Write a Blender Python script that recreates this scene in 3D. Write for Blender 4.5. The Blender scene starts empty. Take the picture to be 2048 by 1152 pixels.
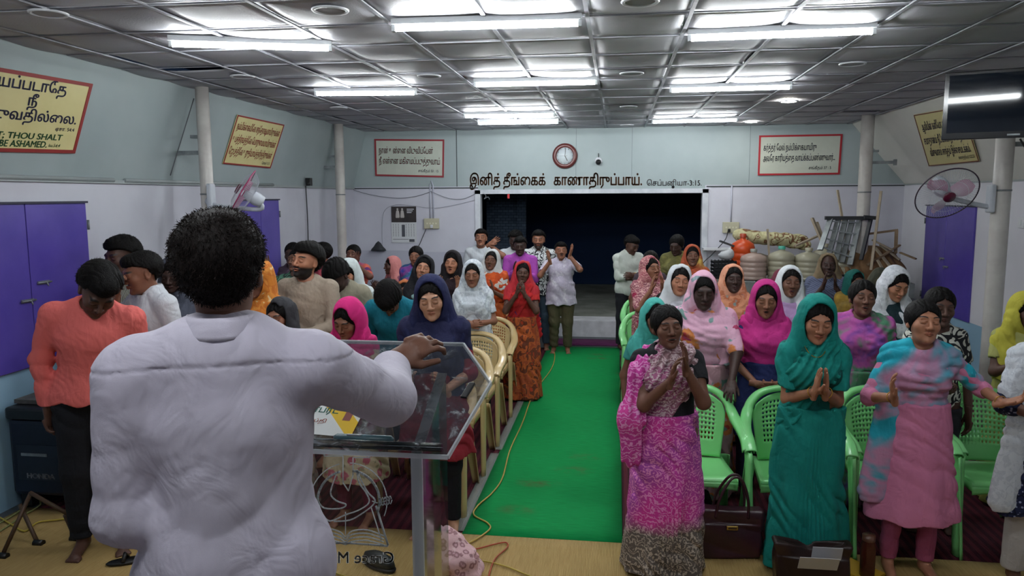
import bpy, math, random
import numpy as np
from mathutils import Vector, Matrix
random.seed(7)
S = bpy.context.scene
COL = S.collection
PI = math.pi

# ------------------------------------------------------------------ camera, world, exposure
F_PX, PITCH, YAW, ROLL, EYE = 1512.0, .1215, .138, -.0045, 2.25
_cy, _sy, _cp, _sp = math.cos(YAW), math.sin(YAW), math.cos(PITCH), math.sin(PITCH)
FW = Vector((-_sy*_cp, _cy*_cp, -_sp)); RT0 = Vector((_cy, _sy, 0)); UP0 = RT0.cross(FW)
RT = RT0*math.cos(ROLL) + UP0*math.sin(ROLL); UP = -RT0*math.sin(ROLL) + UP0*math.cos(ROLL)
CAM = Vector((0, 0, EYE))
cd = bpy.data.cameras.new('camera'); cd.sensor_width = 36; cd.lens = 36*F_PX/2048; cd.clip_start = .05
co = bpy.data.objects.new('camera', cd); COL.objects.link(co)
co.matrix_world = Matrix(((RT.x, UP.x, -FW.x, 0), (RT.y, UP.y, -FW.y, 0), (RT.z, UP.z, -FW.z, EYE), (0, 0, 0, 1)))
S.camera = co
W = bpy.data.worlds.new('world'); S.world = W; W.use_nodes = True
W.node_tree.nodes['Background'].inputs[0].default_value = (.02, .035, .07, 1)
W.node_tree.nodes['Background'].inputs[1].default_value = .25
S.view_settings.view_transform = 'Standard'; S.view_settings.look = 'None'
S.view_settings.gamma = 1; S.view_settings.use_curve_mapping = False
S.view_settings.exposure = 0.45
TUBE = 84.0      # strength of the ceiling tube lights
S.cycles.use_denoising = True
S.cycles.max_bounces = 6; S.cycles.diffuse_bounces = 3; S.cycles.glossy_bounces = 3
S.cycles.transparent_max_bounces = 12; S.cycles.transmission_bounces = 4
S.cycles.caustics_reflective = False; S.cycles.caustics_refractive = False

def ray(x, y): return FW + RT*((x-1024)/F_PX) + UP*((576-y)/F_PX)
def ay(x, y, Y): d = ray(x, y); return CAM + d*(Y/d.y)
def az(x, y, z): d = ray(x, y); return CAM + d*((z-EYE)/d.z)
def apl(x, y, p, n):
    d = ray(x, y); return CAM + d*((Vector(p)-CAM).dot(Vector(n))/d.dot(Vector(n)))

# ------------------------------------------------------------------ helpers: objects and tags
def tag(o, label=None, cat=None, group=None, kind=None):
    if label: o['label'] = label
    if cat: o['category'] = cat
    if group: o['group'] = group
    if kind: o['kind'] = kind
    return o
def empty(name, loc=(0, 0, 0), rz=0, label=None, cat=None, group=None):
    o = bpy.data.objects.new(name, None); COL.objects.link(o); o.location = loc; o.rotation_euler = (0, 0, rz)
    o.empty_display_size = .1
    return tag(o, label, cat, group)
def link(name, me, parent=None, mat=None):
    o = bpy.data.objects.new(name, me); COL.objects.link(o)
    if mat: me.materials.append(mat)
    if parent: o.parent = parent
    return o
def copy_tree(o, parent=None):
    c = o.copy(); COL.objects.link(c); c.parent = parent
    for ch in list(o.children): copy_tree(ch, c)
    return c
def hx(h, k=1.0):
    h = h.lstrip('#'); v = [int(h[i:i+2], 16)/255 for i in (0, 2, 4)]
    return tuple(min(1, k*((c/12.92) if c <= .04045 else ((c+.055)/1.055)**2.4)) for c in v) + (1,)

class MB:
    """collects simple solids into one mesh"""
    def __init__(s): s.v = []; s.f = []; s.m = []; s.sm = []
    def add(s, vs, fs, mi=0, smooth=False):
        n = len(s.v); s.v += [tuple(v) for v in vs]
        for f in fs: s.f.append([i+n for i in f]); s.m.append(mi); s.sm.append(smooth)
        return s
    def box(s, lo, hi, mi=0, M=None):
        vs = [Vector((x, y, z)) for x in (lo[0], hi[0]) for y in (lo[1], hi[1]) for z in (lo[2], hi[2])]
        if M is not None: vs = [M @ v for v in vs]
        return s.add(vs, [(0, 1, 3, 2), (4, 6, 7, 5), (0, 4, 5, 1), (2, 3, 7, 6), (0, 2, 6, 4), (1, 5, 7, 3)], mi)
    def bar(s, a, b, w, t, mi=0, up=(0, 0, 1)):
        a, b = Vector(a), Vector(b); d = b-a; L = d.length; z = d.normalized(); u = Vector(up)
        if abs(z.dot(u)) > .98: u = Vector((0, 1, 0))
        x = z.cross(u).normalized(); y = z.cross(x)
        M = Matrix(((x.x, y.x, z.x, a.x), (x.y, y.y, z.y, a.y), (x.z, y.z, z.z, a.z), (0, 0, 0, 1)))
        return s.box((-w/2, -t/2, 0), (w/2, t/2, L), mi, M)
    def tube(s, pts, r, n=8, mi=0, cap=True, flat=1.0):
        pts = [Vector(p) for p in pts]; rs = r if isinstance(r, (list, tuple)) else [r]*len(pts)
        k = len(s.v); u = None; vs = []
        for i, p in enumerate(pts):
            t = (pts[min(i+1, len(pts)-1)] - pts[max(i-1, 0)]).normalized()
            if u is None: u = t.orthogonal().normalized()
            u = (u - t*u.dot(t)).normalized(); w = t.cross(u)
            for j in range(n):
                a = 2*PI*j/n; vs.append(p + (u*math.cos(a) + w*math.sin(a)*flat)*rs[i])
        fs = [(i*n+j, i*n+(j+1) % n, (i+1)*n+(j+1) % n, (i+1)*n+j) for i in range(len(pts)-1) for j in range(n)]
        s.add(vs, fs, mi, True)
        if cap:
            s.f.append([k+j for j in range(n)][::-1]); s.m.append(mi); s.sm.append(False)
            s.f.append([k+(len(pts)-1)*n+j for j in range(n)]); s.m.append(mi); s.sm.append(False)
        return s
    def lathe(s, prof, n=24, c=(0, 0, 0), mi=0, axis='z', sx=1, sy=1):
        vs = []
        for (r, h) in prof:
            for j in range(n):
                a = 2*PI*j/n; x, y = r*math.cos(a)*sx, r*math.sin(a)*sy
                p = (x, y, h) if axis == 'z' else ((x, -h, y) if axis == 'y' else (h, x, y))
                vs.append((p[0]+c[0], p[1]+c[1], p[2]+c[2]))
        fs = [(i*n+j, i*n+(j+1) % n, (i+1)*n+(j+1) % n, (i+1)*n+j) for i in range(len(prof)-1) for j in range(n)]
        return s.add(vs, fs, mi, True)
    def grid(s, fn, nu, nv, mi=0, skip=None, smooth=True):
        vs = [fn(i/nu, j/nv) for i in range(nu+1) for j in range(nv+1)]
        fs = [(i*(nv+1)+j, (i+1)*(nv+1)+j, (i+1)*(nv+1)+j+1, i*(nv+1)+j+1) for i in range(nu) for j in range(nv) if not (skip and skip(i, j))]
        return s.add(vs, fs, mi, smooth)
    def prism(s, poly, a, b, mi=0, fn=None):
        n = len(poly); fn = fn or (lambda x, y, h: (x, y, h))
        vs = [fn(x, y, a) for x, y in poly] + [fn(x, y, b) for x, y in poly]
        return s.add(vs, [list(range(n))[::-1], list(range(n, 2*n))] + [(i, (i+1) % n, n+(i+1) % n, n+i) for i in range(n)], mi)
    def mesh(s, name, mats):
        me = bpy.data.meshes.new(name); me.from_pydata(s.v, [], s.f)
        for m in (mats if isinstance(mats, (list, tuple)) else [mats]): me.materials.append(m)
        me.polygons.foreach_set('material_index', s.m); me.polygons.foreach_set('use_smooth', s.sm); me.update()
        return me
    def build(s, name, mats, parent=None, solid=0, bevel=0):
        me = s.mesh(name, mats); o = bpy.data.objects.new(name, me); COL.objects.link(o)
        if parent: o.parent = parent
        if solid: md = o.modifiers.new('solid', 'SOLIDIFY'); md.thickness = solid; md.offset = 0
        if bevel: md = o.modifiers.new('bevel', 'BEVEL'); md.width = bevel; md.segments = 2; md.limit_method = 'ANGLE'
        return o
def spline(pts, n=8):
    pts = [Vector(p) for p in pts]; out = []
    for i in range(len(pts)-1):
        p0, p1, p2, p3 = pts[max(i-1, 0)], pts[i], pts[i+1], pts[min(i+2, len(pts)-1)]
        for k in range(n):
            t = k/n; out.append(.5*((2*p1) + (p2-p0)*t + (2*p0-5*p1+4*p2-p3)*t*t + (3*p1-p0-3*p2+p3)*t**3))
    return out + [pts[-1]]

# ------------------------------------------------------------------ materials
MATS = {}
def base_mat(name, col=(.5, .5, .5, 1), rough=.6, metal=0, spec=.5, emit=None, es=0, alpha=1, sheen=0, coat=0):
    m = bpy.data.materials.new(name); m.use_nodes = True; b = m.node_tree.nodes['Principled BSDF']
    b.inputs['Base Color'].default_value = col; b.inputs['Roughness'].default_value = rough
    b.inputs['Metallic'].default_value = metal; b.inputs['Specular IOR Level'].default_value = spec
    if emit: b.inputs['Emission Color'].default_value = emit; b.inputs['Emission Strength'].default_value = es
    if sheen: b.inputs['Sheen Weight'].default_value = sheen
    if coat: b.inputs['Coat Weight'].default_value = coat
    b.inputs['Alpha'].default_value = alpha
    return m
class NT:
    def __init__(s, m): s.t = m.node_tree; s.b = s.t.nodes['Principled BSDF']
    def n(s, k, **kw):
        nd = s.t.nodes.new(k)
        for a, v in kw.items():
            if a.startswith('i_'):
                key = a[2:].replace('_', ' '); nd.inputs[key].default_value = v
            else: setattr(nd, a, v)
        return nd
    def l(s, a, b): s.t.links.new(a, b)
    def coord(s, scale=(1, 1, 1), kind='Object', rot=(0, 0, 0)):
        c = s.n('ShaderNodeTexCoord'); mp = s.n('ShaderNodeMapping'); mp.inputs['Scale'].default_value = scale
        mp.inputs['Rotation'].default_value = rot
        s.l(c.outputs[kind], mp.inputs['Vector']); return mp.outputs[0]
    def ramp(s, fac, stops, interp='LINEAR'):
        r = s.n('ShaderNodeValToRGB'); r.color_ramp.interpolation = interp; e = r.color_ramp.elements
        while len(e) < len(stops): e.new(.5)
        for el, (p, c) in zip(e, stops): el.position = p; el.color = c
        s.l(fac, r.inputs[0]); return r.outputs[0]
    def mix(s, fac, a, b, mode='MIX'):
        m = s.n('ShaderNodeMix', data_type='RGBA', blend_type=mode)
        if isinstance(fac, (int, float)): m.inputs[0].default_value = fac
        else: s.l(fac, m.inputs[0])
        for i, v in ((6, a), (7, b)):
            if isinstance(v, tuple): m.inputs[i].default_value = v
            else: s.l(v, m.inputs[i])
        return m.outputs[2]
    def noise(s, vec, scale=5, detail=3, rough=.5, dist=0):
        n = s.n('ShaderNodeTexNoise'); n.inputs['Scale'].default_value = scale; n.inputs['Detail'].default_value = detail
        n.inputs['Roughness'].default_value = rough; n.inputs['Distortion'].default_value = dist
        s.l(vec, n.inputs['Vector']); return n.outputs['Fac']
    def voro(s, vec, scale=5, feature='F1', out='Distance'):
        n = s.n('ShaderNodeTexVoronoi', feature=feature); n.inputs['Scale'].default_value = scale
        s.l(vec, n.inputs['Vector']); return n.outputs[out]
    def wave(s, vec, scale=5, dist=0, detail=2, kind='BANDS', d='X', ds=1):
        n = s.n('ShaderNodeTexWave', wave_type=kind, bands_direction=d); n.inputs['Scale'].default_value = scale
        n.inputs['Distortion'].default_value = dist; n.inputs['Detail'].default_value = detail; n.inputs['Detail Scale'].default_value = ds
        s.l(vec, n.inputs['Vector']); return n.outputs['Fac']
    def bump(s, h, st=.3, dist=.01):
        b = s.n('ShaderNodeBump'); b.inputs['Strength'].default_value = st; b.inputs['Distance'].default_value = dist
        s.l(h, b.inputs['Height']); s.l(b.outputs[0], s.b.inputs['Normal'])
    def color(s, c): s.l(c, s.b.inputs['Base Color'])
def mottled(name, c1, c2, scale=3, rough=.6, bump=0, bscale=40, detail=4, metal=0, spec=.4, lo=.35, hi=.65, sc3=(1, 1, 1)):
    m = base_mat(name, rough=rough, metal=metal, spec=spec); t = NT(m); v = t.coord(sc3)
    t.color(t.ramp(t.noise(v, scale, detail, .6), [(lo, hx(c1)), (hi, hx(c2))]))
    if bump: t.bump(t.noise(v, bscale, 3), bump, .004)
    return m
def plain(h, rough=.6, **kw):
    k = ('plain', h, rough, tuple(sorted(kw.items())))
    if k not in MATS: MATS[k] = base_mat('paint_'+h.strip('#'), hx(h), rough, **kw)
    return MATS[k]
def cloth(kind, *cs, scale=1.0, rough=.85, sheen=.0, fine=300):
    """procedural fabrics, c1 is the ground colour"""
    k = (kind, cs, scale, rough)
    if k in MATS: return MATS[k]
    m = base_mat('fabric_'+kind, rough=rough, spec=.25, sheen=sheen); t = NT(m); v = t.coord((1, 1, 1)); c = [tuple(min(.80, x**.90*1.12) for x in hx(y)[:3]) + (1,) for y in cs]
    if kind == 'plain':
        t.color(t.mix(t.ramp(t.noise(v, 3, 3), [(.3, (0, 0, 0, 1)), (.7, (1, 1, 1, 1))]), c[0], tuple(min(1, x*.86) for x in c[0][:3]) + (1,)))
    elif kind == 'floral':      # scattered blossoms and leaves on a pale ground
        d = t.voro(v, 9*scale); w = t.noise(v, 26*scale, 2, .5, 1.0)
        petal = t.n('ShaderNodeMath', operation='ADD'); t.l(d, petal.inputs[0]); t.l(t.mix(.35, (0, 0, 0, 1), w), petal.inputs[1])
        a = t.ramp(petal.outputs[0], [(.0, c[2]), (.33, c[2]), (.39, c[1]), (.54, c[1]), (.59, c[0])])
        g = t.ramp(t.noise(v, 14*scale, 2, .5, .6), [(.62, (0, 0, 0, 1)), (.66, (1, 1, 1, 1))])
        t.color(t.mix(g, a, c[3] if len(c) > 3 else c[1]))
    elif kind == 'paisley':     # curling light lines over a two tone ground
        w = t.wave(v, 9*scale, 14, 3, 'RINGS', ds=2.2)
        g = t.ramp(t.noise(v, 4*scale, 2), [(.42, c[0]), (.58, c[1])])
        t.color(t.mix(t.ramp(w, [(.62, (0, 0, 0, 1)), (.78, (1, 1, 1, 1))]), g, c[2]))
    elif kind == 'blotch':
        st = [(i/(max(1, len(c)-1))*.4+.3, x) for i, x in enumerate(c)]
        t.color(t.ramp(t.noise(v, 6*scale, 3, .55, .5), st, 'EASE'))
    elif kind == 'patch':       # hard edged motifs
        st = [(i/len(c)*.5+.28, x) for i, x in enumerate(c)]
        t.color(t.ramp(t.noise(v, 9*scale, 1, .4, 1.2), st, 'CONSTANT'))
    elif kind == 'stripe':
        t.color(t.ramp(t.wave(v, 14*scale, .3, 1, d='DIAGONAL'), [(.45, c[0]), (.55, c[1])]))
    elif kind == 'vstripe':
        t.color(t.ramp(t.wave(v, 14*scale, .3, 1, d='X'), [(.45, c[0]), (.55, c[1])]))
    elif kind == 'lattice':
        a = t.voro(v, 17*scale, 'DISTANCE_TO_EDGE'); b = t.voro(v, 60*scale)
        x = t.ramp(a, [(.03, (1, 1, 1, 1)), (.07, (0, 0, 0, 1))]); y = t.ramp(b, [(.25, (1, 1, 1, 1)), (.33, (0, 0, 0, 1))])
        t.color(t.mix(x, t.mix(y, c[0], c[1]), tuple(q*.35 for q in c[0][:3]) + (1,)))
    elif kind == 'lace':
        a = t.voro(v, 12*scale); x = t.ramp(t.noise(v, 24*scale, 2, .6, 1.5), [(.52, (0, 0, 0, 1)), (.56, (1, 1, 1, 1))])
        t.color(t.mix(x, c[0], c[1]))
    elif kind == 'border':      # saree with a printed body and a band at the hem: c0 body, c1 curls, c2 hem, c3 curls on hem
        sp = t.n('ShaderNodeSeparateXYZ'); t.l(v, sp.inputs[0])
        w = t.wave(v, 8*scale, 16, 3, 'RINGS', ds=2.4); ln = t.ramp(w, [(.66, (0, 0, 0, 1)), (.8, (1, 1, 1, 1))])
        z = t.n('ShaderNodeMath', operation='ADD'); t.l(sp.outputs[2], z.inputs[0])
        z2 = t.n('ShaderNodeMath', operation='MULTIPLY'); t.l(t.noise(v, 5, 2), z2.inputs[0]); z2.inputs[1].default_value = .22; t.l(z2.outputs[0], z.inputs[1])
        hem = t.ramp(z.outputs[0], [(.40, (0, 0, 0, 1)), (.50, (1, 1, 1, 1))])
        t.color(t.mix(hem, t.mix(ln, c[2], c[3]), t.mix(ln, t.ramp(t.noise(v, 3, 2), [(.4, c[0]), (.6, c[4])]), c[1])))
    wv = t.noise(v, fine, 2, .6); w1 = t.noise(t.coord((1, 1, .22)), 16, 2, .5, .9); w2 = t.noise(v, 13, 2, .5, .8)
    wr_ = t.n('ShaderNodeMath', operation='ADD'); t.l(w1, wr_.inputs[0]); t.l(w2, wr_.inputs[1]); wr = wr_.outputs[0]
    add = t.n('ShaderNodeMath', operation='ADD'); t.l(wr, add.inputs[0])
    ml = t.n('ShaderNodeMath', operation='MULTIPLY'); t.l(wv, ml.inputs[0]); ml.inputs[1].default_value = .12; t.l(ml.outputs[0], add.inputs[1])
    t.bump(add.outputs[0], .45, .022)
    MATS[k] = m; return m
# ------------------------------------------------------------------ the hall
XL, XR, XTL, XTR, ZS, ZC, YF = -4.36, 4.30, -4.11, 3.46, 2.40, 3.31, 12.24
YB = -2.2      # the wall behind the photographer
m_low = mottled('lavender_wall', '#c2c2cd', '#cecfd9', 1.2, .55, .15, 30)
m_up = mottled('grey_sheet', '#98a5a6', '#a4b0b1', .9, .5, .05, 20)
m_dado = plain('#8fb4cc', .6)
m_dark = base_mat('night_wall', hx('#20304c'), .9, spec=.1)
m_white = plain('#d9dbe0', .45); m_black = plain('#0d0e10', .4)

def wall_quad(mb, P, mi=0, n=1):
    mb.add([P[0], P[1], P[2], P[3]], [(0, 1, 2, 3)], mi)
m_low2 = mottled('lavender_wall_right_lit', '#d6d6de', '#e0e0e7', 1.2, .55, .15, 30); m_up2 = mottled('warm_grey_sheet_lit', '#d3d3cb', '#dddcd5', .9, .5, .05, 20)  # right wall painted paler to offset weak light; the upper warm tint is real
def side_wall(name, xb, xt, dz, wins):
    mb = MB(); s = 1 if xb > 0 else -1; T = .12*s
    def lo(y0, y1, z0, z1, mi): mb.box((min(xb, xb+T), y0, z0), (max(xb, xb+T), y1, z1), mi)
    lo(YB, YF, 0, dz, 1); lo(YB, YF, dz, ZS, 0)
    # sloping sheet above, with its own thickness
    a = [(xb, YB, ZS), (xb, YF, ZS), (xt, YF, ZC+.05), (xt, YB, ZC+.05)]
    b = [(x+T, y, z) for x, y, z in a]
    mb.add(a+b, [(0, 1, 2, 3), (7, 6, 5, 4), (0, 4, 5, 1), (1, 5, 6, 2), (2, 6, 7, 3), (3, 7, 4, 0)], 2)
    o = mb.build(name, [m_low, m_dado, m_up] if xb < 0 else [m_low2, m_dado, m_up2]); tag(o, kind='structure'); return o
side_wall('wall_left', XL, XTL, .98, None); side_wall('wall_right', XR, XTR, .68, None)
OX0, OX1, OZ = -2.25, 1.36, 2.30
mb = MB()
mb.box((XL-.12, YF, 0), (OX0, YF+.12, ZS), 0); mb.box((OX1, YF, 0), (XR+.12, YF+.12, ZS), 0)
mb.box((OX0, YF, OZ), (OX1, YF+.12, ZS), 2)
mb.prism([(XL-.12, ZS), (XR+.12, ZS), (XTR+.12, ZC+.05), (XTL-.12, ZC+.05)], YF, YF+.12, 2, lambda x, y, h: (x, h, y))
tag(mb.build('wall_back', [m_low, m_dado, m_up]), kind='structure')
mb = MB(); mb.box((XL-.12, YB-.1, 0), (XR+.12, YB, ZC), 0); tag(mb.build('wall_front', m_low), kind='structure')
mb = MB(); mb.box((XL-.12, YB-.1, -.1), (XR+.12, YF, 0))
mf = mottled('cement_floor', '#3c4044', '#50565a', 2.2, .6, .2, 25); tag(mb.build('floor', mf), kind='structure')
# seams of the sheets
mb = MB(); msm = plain('#3a4042', .8)
for x in (-2.60,): mb.box((x-.006, YF-.004, ZS), (x+.006, YF, ZC))
for x in (-.66, .22, 2.02): mb.box((x-.0015, YF-.003, ZS+.02), (x+.0015, YF, ZC))
mb.box((XL, YF-.012, ZS-.028), (OX0, YF, ZS-.012)); mb.box((OX1+.02, YF-.012, ZS-.028), (XR, YF, ZS-.012))
tag(mb.build('trim_1', msm), kind='structure')
mb = MB()
for (y0, y1) in ((YB, 6.1), (6.25, 9.2)): mb.tube([(XL+.02, y0, ZS-.0), (XL+.02, y1, ZS-.0)], .018, 8)
mb.box((XL, YB, ZS-.03), (XL+.02, YF, ZS+.0)); mb.box((XR-.012, YB, ZS-.02), (XR, YF, ZS))
tag(mb.build('trim_2', plain('#9aa2a2', .5)), kind='structure')
# white frame round the dark opening, beam and step
mb = MB()
mb.box((OX0-.05, YF-.03, 0), (OX0+.04, YF+.14, OZ+.04)); mb.box((OX1-.04, YF-.03, 0), (OX1+.05, YF+.14, OZ+.04))
mb.box((OX0-.05, YF-.03, OZ-.02), (OX1+.05, YF+.14, OZ+.05))
tag(mb.build('door_frame', mottled('worn_white', '#b9bec6', '#d3d6dc', 6, .5)), kind='structure')
mb = MB(); mb.box((OX0+.04, 11.98, 0), (OX1-.04, YF+.2, .26), 0); mb.box((OX0+.04, YF+.2, .1), (OX1-.04, YF+.22, .24), 0)
tag(mb.build('trim_3', mottled('step_cement', '#c2c3c8', '#dcdde2', 5, .8, .3)), kind='structure')
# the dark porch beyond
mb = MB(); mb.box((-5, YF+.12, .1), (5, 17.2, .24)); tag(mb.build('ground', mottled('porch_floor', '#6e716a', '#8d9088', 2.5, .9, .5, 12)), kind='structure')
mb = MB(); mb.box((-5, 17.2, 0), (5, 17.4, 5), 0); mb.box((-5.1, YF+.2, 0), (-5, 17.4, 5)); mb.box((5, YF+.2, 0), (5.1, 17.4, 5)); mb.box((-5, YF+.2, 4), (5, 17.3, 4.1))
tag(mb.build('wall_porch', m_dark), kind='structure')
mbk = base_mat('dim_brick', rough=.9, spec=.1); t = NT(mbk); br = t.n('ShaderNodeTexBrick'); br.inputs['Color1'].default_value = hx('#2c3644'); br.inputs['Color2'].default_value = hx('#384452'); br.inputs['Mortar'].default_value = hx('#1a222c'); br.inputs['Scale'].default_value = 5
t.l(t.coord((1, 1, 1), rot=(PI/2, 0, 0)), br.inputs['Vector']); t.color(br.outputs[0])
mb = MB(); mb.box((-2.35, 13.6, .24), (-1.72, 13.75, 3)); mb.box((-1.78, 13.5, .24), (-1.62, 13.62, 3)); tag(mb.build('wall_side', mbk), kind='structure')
# stage under the preacher and the lectern
mb = MB(); mb.box((-3.0, YB, .02), (2.6, 3.0, .47)); tag(mb.build('floor_stage', mottled('stage_wood', '#6b5a48', '#7c6a55', 3, .7)), kind='structure')

# ceiling of sagging tiles
mt = base_mat('ceiling_tile', rough=.55, spec=.3); t = NT(mt); v = t.coord()
t.color(t.ramp(t.noise(v, 2.2, 4), [(.3, hx('#a9a9b0')), (.7, hx('#b9bac0'))])); t.bump(t.noise(v, 90, 3), .25, .006)
PX, PY, BX, BY = .605, .64, -.19, 4.70
mb = MB(); rnd = random.Random(3)
i0, i1 = int((XTL-.2-BX)//PX), int((XTR+.2-BX)//PX)+1; j0, j1 = int((YB-BY)//PY), int((YF-BY)//PY)+1
for i in range(i0, i1):
    for j in range(j0, j1):
        sag = rnd.uniform(.008, .024); tlt = rnd.uniform(-.008, .008); x0 = BX+i*PX; y0 = BY+j*PY
        dmg = (i, j) in ((-6, 2), (5, 9))
        def fn(u, v, x0=x0, y0=y0, sag=sag, tlt=tlt):
            x = min(max(x0+u*PX, XTL-.02), XTR+.02); y = min(max(y0+v*PY, YB), YF)
            return (x, y, ZC + .012 - sag*(1-(2*u-1)**4)*(math.sin(PI*v)**.8 if 0 < v < 1 else 0) + tlt*(2*u-1)*(4*v*(1-v)))
        mb.grid(fn, 6, 8, 0, (lambda a, b: b < 2) if dmg else None)
tag(mb.build('ceiling', mt, solid=.004), kind='structure')
mb = MB(); mb.box((XTL-.3, YB, ZC+.25), (XTR+.3, YF, ZC+.3)); tag(mb.build('roof', m_dark), kind='structure')
mb = MB()
for i in range(i0, i1+1):
    x = BX+i*PX
    if XTL < x < XTR: mb.box((x-.012, YB, ZC-.006), (x+.012, YF, ZC+.002))
for j in range(j0, j1+1):
    y = BY+j*PY
    if YB < y < YF: mb.box((XTL, y-.006, ZC-.001), (XTR, y+.006, ZC+.004))
tag(mb.build('trim_4', mottled('grid_bar', '#8a8b92', '#b8bac2', 3, .5)), kind='structure')

# ------------------------------------------------------------------ pillars
m_pil = mottled('pillar_paint', '#b7b2ae', '#cbc8c2', 4, .35, .2, 18); m_steel = mottled('dull_steel', '#6f7478', '#9aa0a2', 6, .4, metal=.4)
def pillar(x, y, r, label):
    e = empty('pillar', (x, y, 0), 0, label, 'pillar'); e['kind'] = 'thing'
    mb = MB(); mb.tube([(0, 0, 0), (0, 0, 1), (0, 0, 2.28), (0, 0, ZC+.02)], r, 28); mb.build('shaft', m_pil, e)
    mb = MB(); mb.tube([(0, 0, 2.27), (0, 0, 2.285)], r+.004, 28); mb.build('joint_ring', m_steel, e)
    mb = MB(); s = 1 if x > 0 else -1
    mb.box((min(s*r*.9, s*(r+.30)), -.02, 2.66), (max(s*r*.9, s*(r+.30)), .02, 2.70)); mb.box((min(s*(r+.28), s*(r+.31)), -.03, 2.64), (max(s*(r+.28), s*(r+.31)), .03, 2.72))
    mb.box((min(s*r*.9, s*(r+.07)), -.03, 2.82), (max(s*r*.9, s*(r+.07)), .03, 2.85))
    mb.build('bracket', m_steel, e); return e
pillar(-4.0, 7.02, .062, 'round painted pillar on the left with a fan fixed to it')
pillar(-4.05, 10.8, .068, 'slim round pillar near the far left corner of the hall')
pillar(3.38, 11.1, .085, 'bare pillar behind the aluminium ladder and scrap wood')
pillar(3.38, 7.3, .075, 'round pillar carrying the television and pink fan')

# ------------------------------------------------------------------ tube lights
m_tube = base_mat('tube_glow', hx('#ffffff'), .5, emit=(.93, .98, 1, 1), es=TUBE); m_bat = plain('#d9dde0', .4)
def tube_light(a, b, label):
    A = Vector((a[0], a[1], ZC-.055)); B = Vector((b[0], b[1], ZC-.055)); c = (A+B)/2; d = B-A; L = d.length
    e = empty('tube_light', c, math.atan2(d.y, d.x), label, 'tube light', 'ceiling tube lights')
    mb = MB(); mb.box((-L/2, -.032, .02), (L/2, .032, .055)); mb.build('batten', m_bat, e)
    mb = MB(); mb.tube([(-L/2+.02, 0, 0), (L/2-.02, 0, 0)], .017, 12); mb.build('tube', m_tube, e)
    mb = MB(); mb.box((-L/2, -.018, -.018), (-L/2+.022, .018, .03)); mb.build('end_cap', m_bat, e)
    mb = MB(); mb.box((L/2-.022, -.018, -.018), (L/2, .018, .03)); mb.build('end_cap', m_bat, e)
for a, b, l in [((-2.95, 4.8), (-1.95, 5.12), 'tube light nearest the left wall, first row, slightly skewed'),
                ((-1.36, 4.58), (-.22, 4.62), 'large tube light above the aisle nearest the front'),
                ((.44, 5.17), (1.58, 5.13), 'front tube light right of the aisle, beside a round cover'),
                ((-2.97, 7.3), (-1.97, 7.42), 'second row tube light on the left, over the preacher'),
                ((-1.31, 6.97), (-.19, 7.0), 'second row tube light in the middle, over the clock side'),
                ((.49, 7.66), (1.62, 7.62), 'second row tube light on the right side of the hall'),
                ((-1.95, 9.66), (-.79, 9.68), 'upper one of the close pair of far tube lights'),
                ((-1.95, 10.63), (-.82, 10.66), 'lower one of the close pair of far tube lights'),
                ((.46, 10.86), (1.61, 10.8), 'farthest tube light on the right, near the text wall')]:
    tube_light(a, b, l)
tube_light((-2.9, 2.45), (-1.75, 2.5), 'added tube light above the stage on the left, outside the picture'); tube_light((-1.4, .75), (-.25, .75), 'added tube light above the stage behind the preacher, outside the picture'); tube_light((.75, 2.5), (1.9, 2.5), 'added tube light above the stage on the right, outside the picture')  # unseen tubes added to light the preacher's back and the crowd's fronts
m_rim = plain('#d0d3d8', .4); m_lamp = base_mat('round_lamp_glow', hx('#fff6e0'), .5, emit=(1, .97, .88, 1), es=60)
for x, y, on, l in [(-1.62, 4.25, 0, 'unlit round ceiling cover near the top edge, left of the centre tube'), (.11, 4.33, 0, 'unlit round ceiling cover in the aisle line, nearest the camera'),
                    (.11, 6.8, 0, 'unlit round ceiling cover second along the aisle line'), (.12, 9.3, 0, 'unlit round ceiling cover third along the aisle line'), (.13, 11.7, 0, 'unlit round ceiling cover farthest along the aisle line'),
                    (1.87, 6.6, 0, 'unlit round ceiling cover between the right tubes and the television'), (-3.26, 6.4, 0, 'unlit round ceiling cover close to the left pillar'),
                    (-1.65, 6.65, 0, 'unlit round ceiling cover between the second row tubes'), (-3.23, 4.07, 0, 'unlit round ceiling cover above the big yellow sign'), (-3.29, 8.8, 0, 'faint round ceiling cover left of the far tube pair'),
                    (1.91, 9.1, 1, 'lit round ceiling lamp on the right, larger of two'), (1.91, 11.55, 1, 'lit round ceiling lamp near the far wall, smaller of two')]:
    e = empty('ceiling_lamp', (x, y, ZC-.016), 0, l, 'ceiling lamp', 'round ceiling lamps')
    R = .095; MB().lathe([(R-.014, .0), (R-.008, -.006), (R+.004, -.007), (R+.010, .0), (R+.010, .004)], 32).build('rim', m_rim, e)
    MB().lathe([(0, -.002), (R-.03, -.002), (R-.012, .0), (R-.012, .004)], 32).build('lens', m_lamp if on else plain('#a4a5ab', .5), e)

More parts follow.
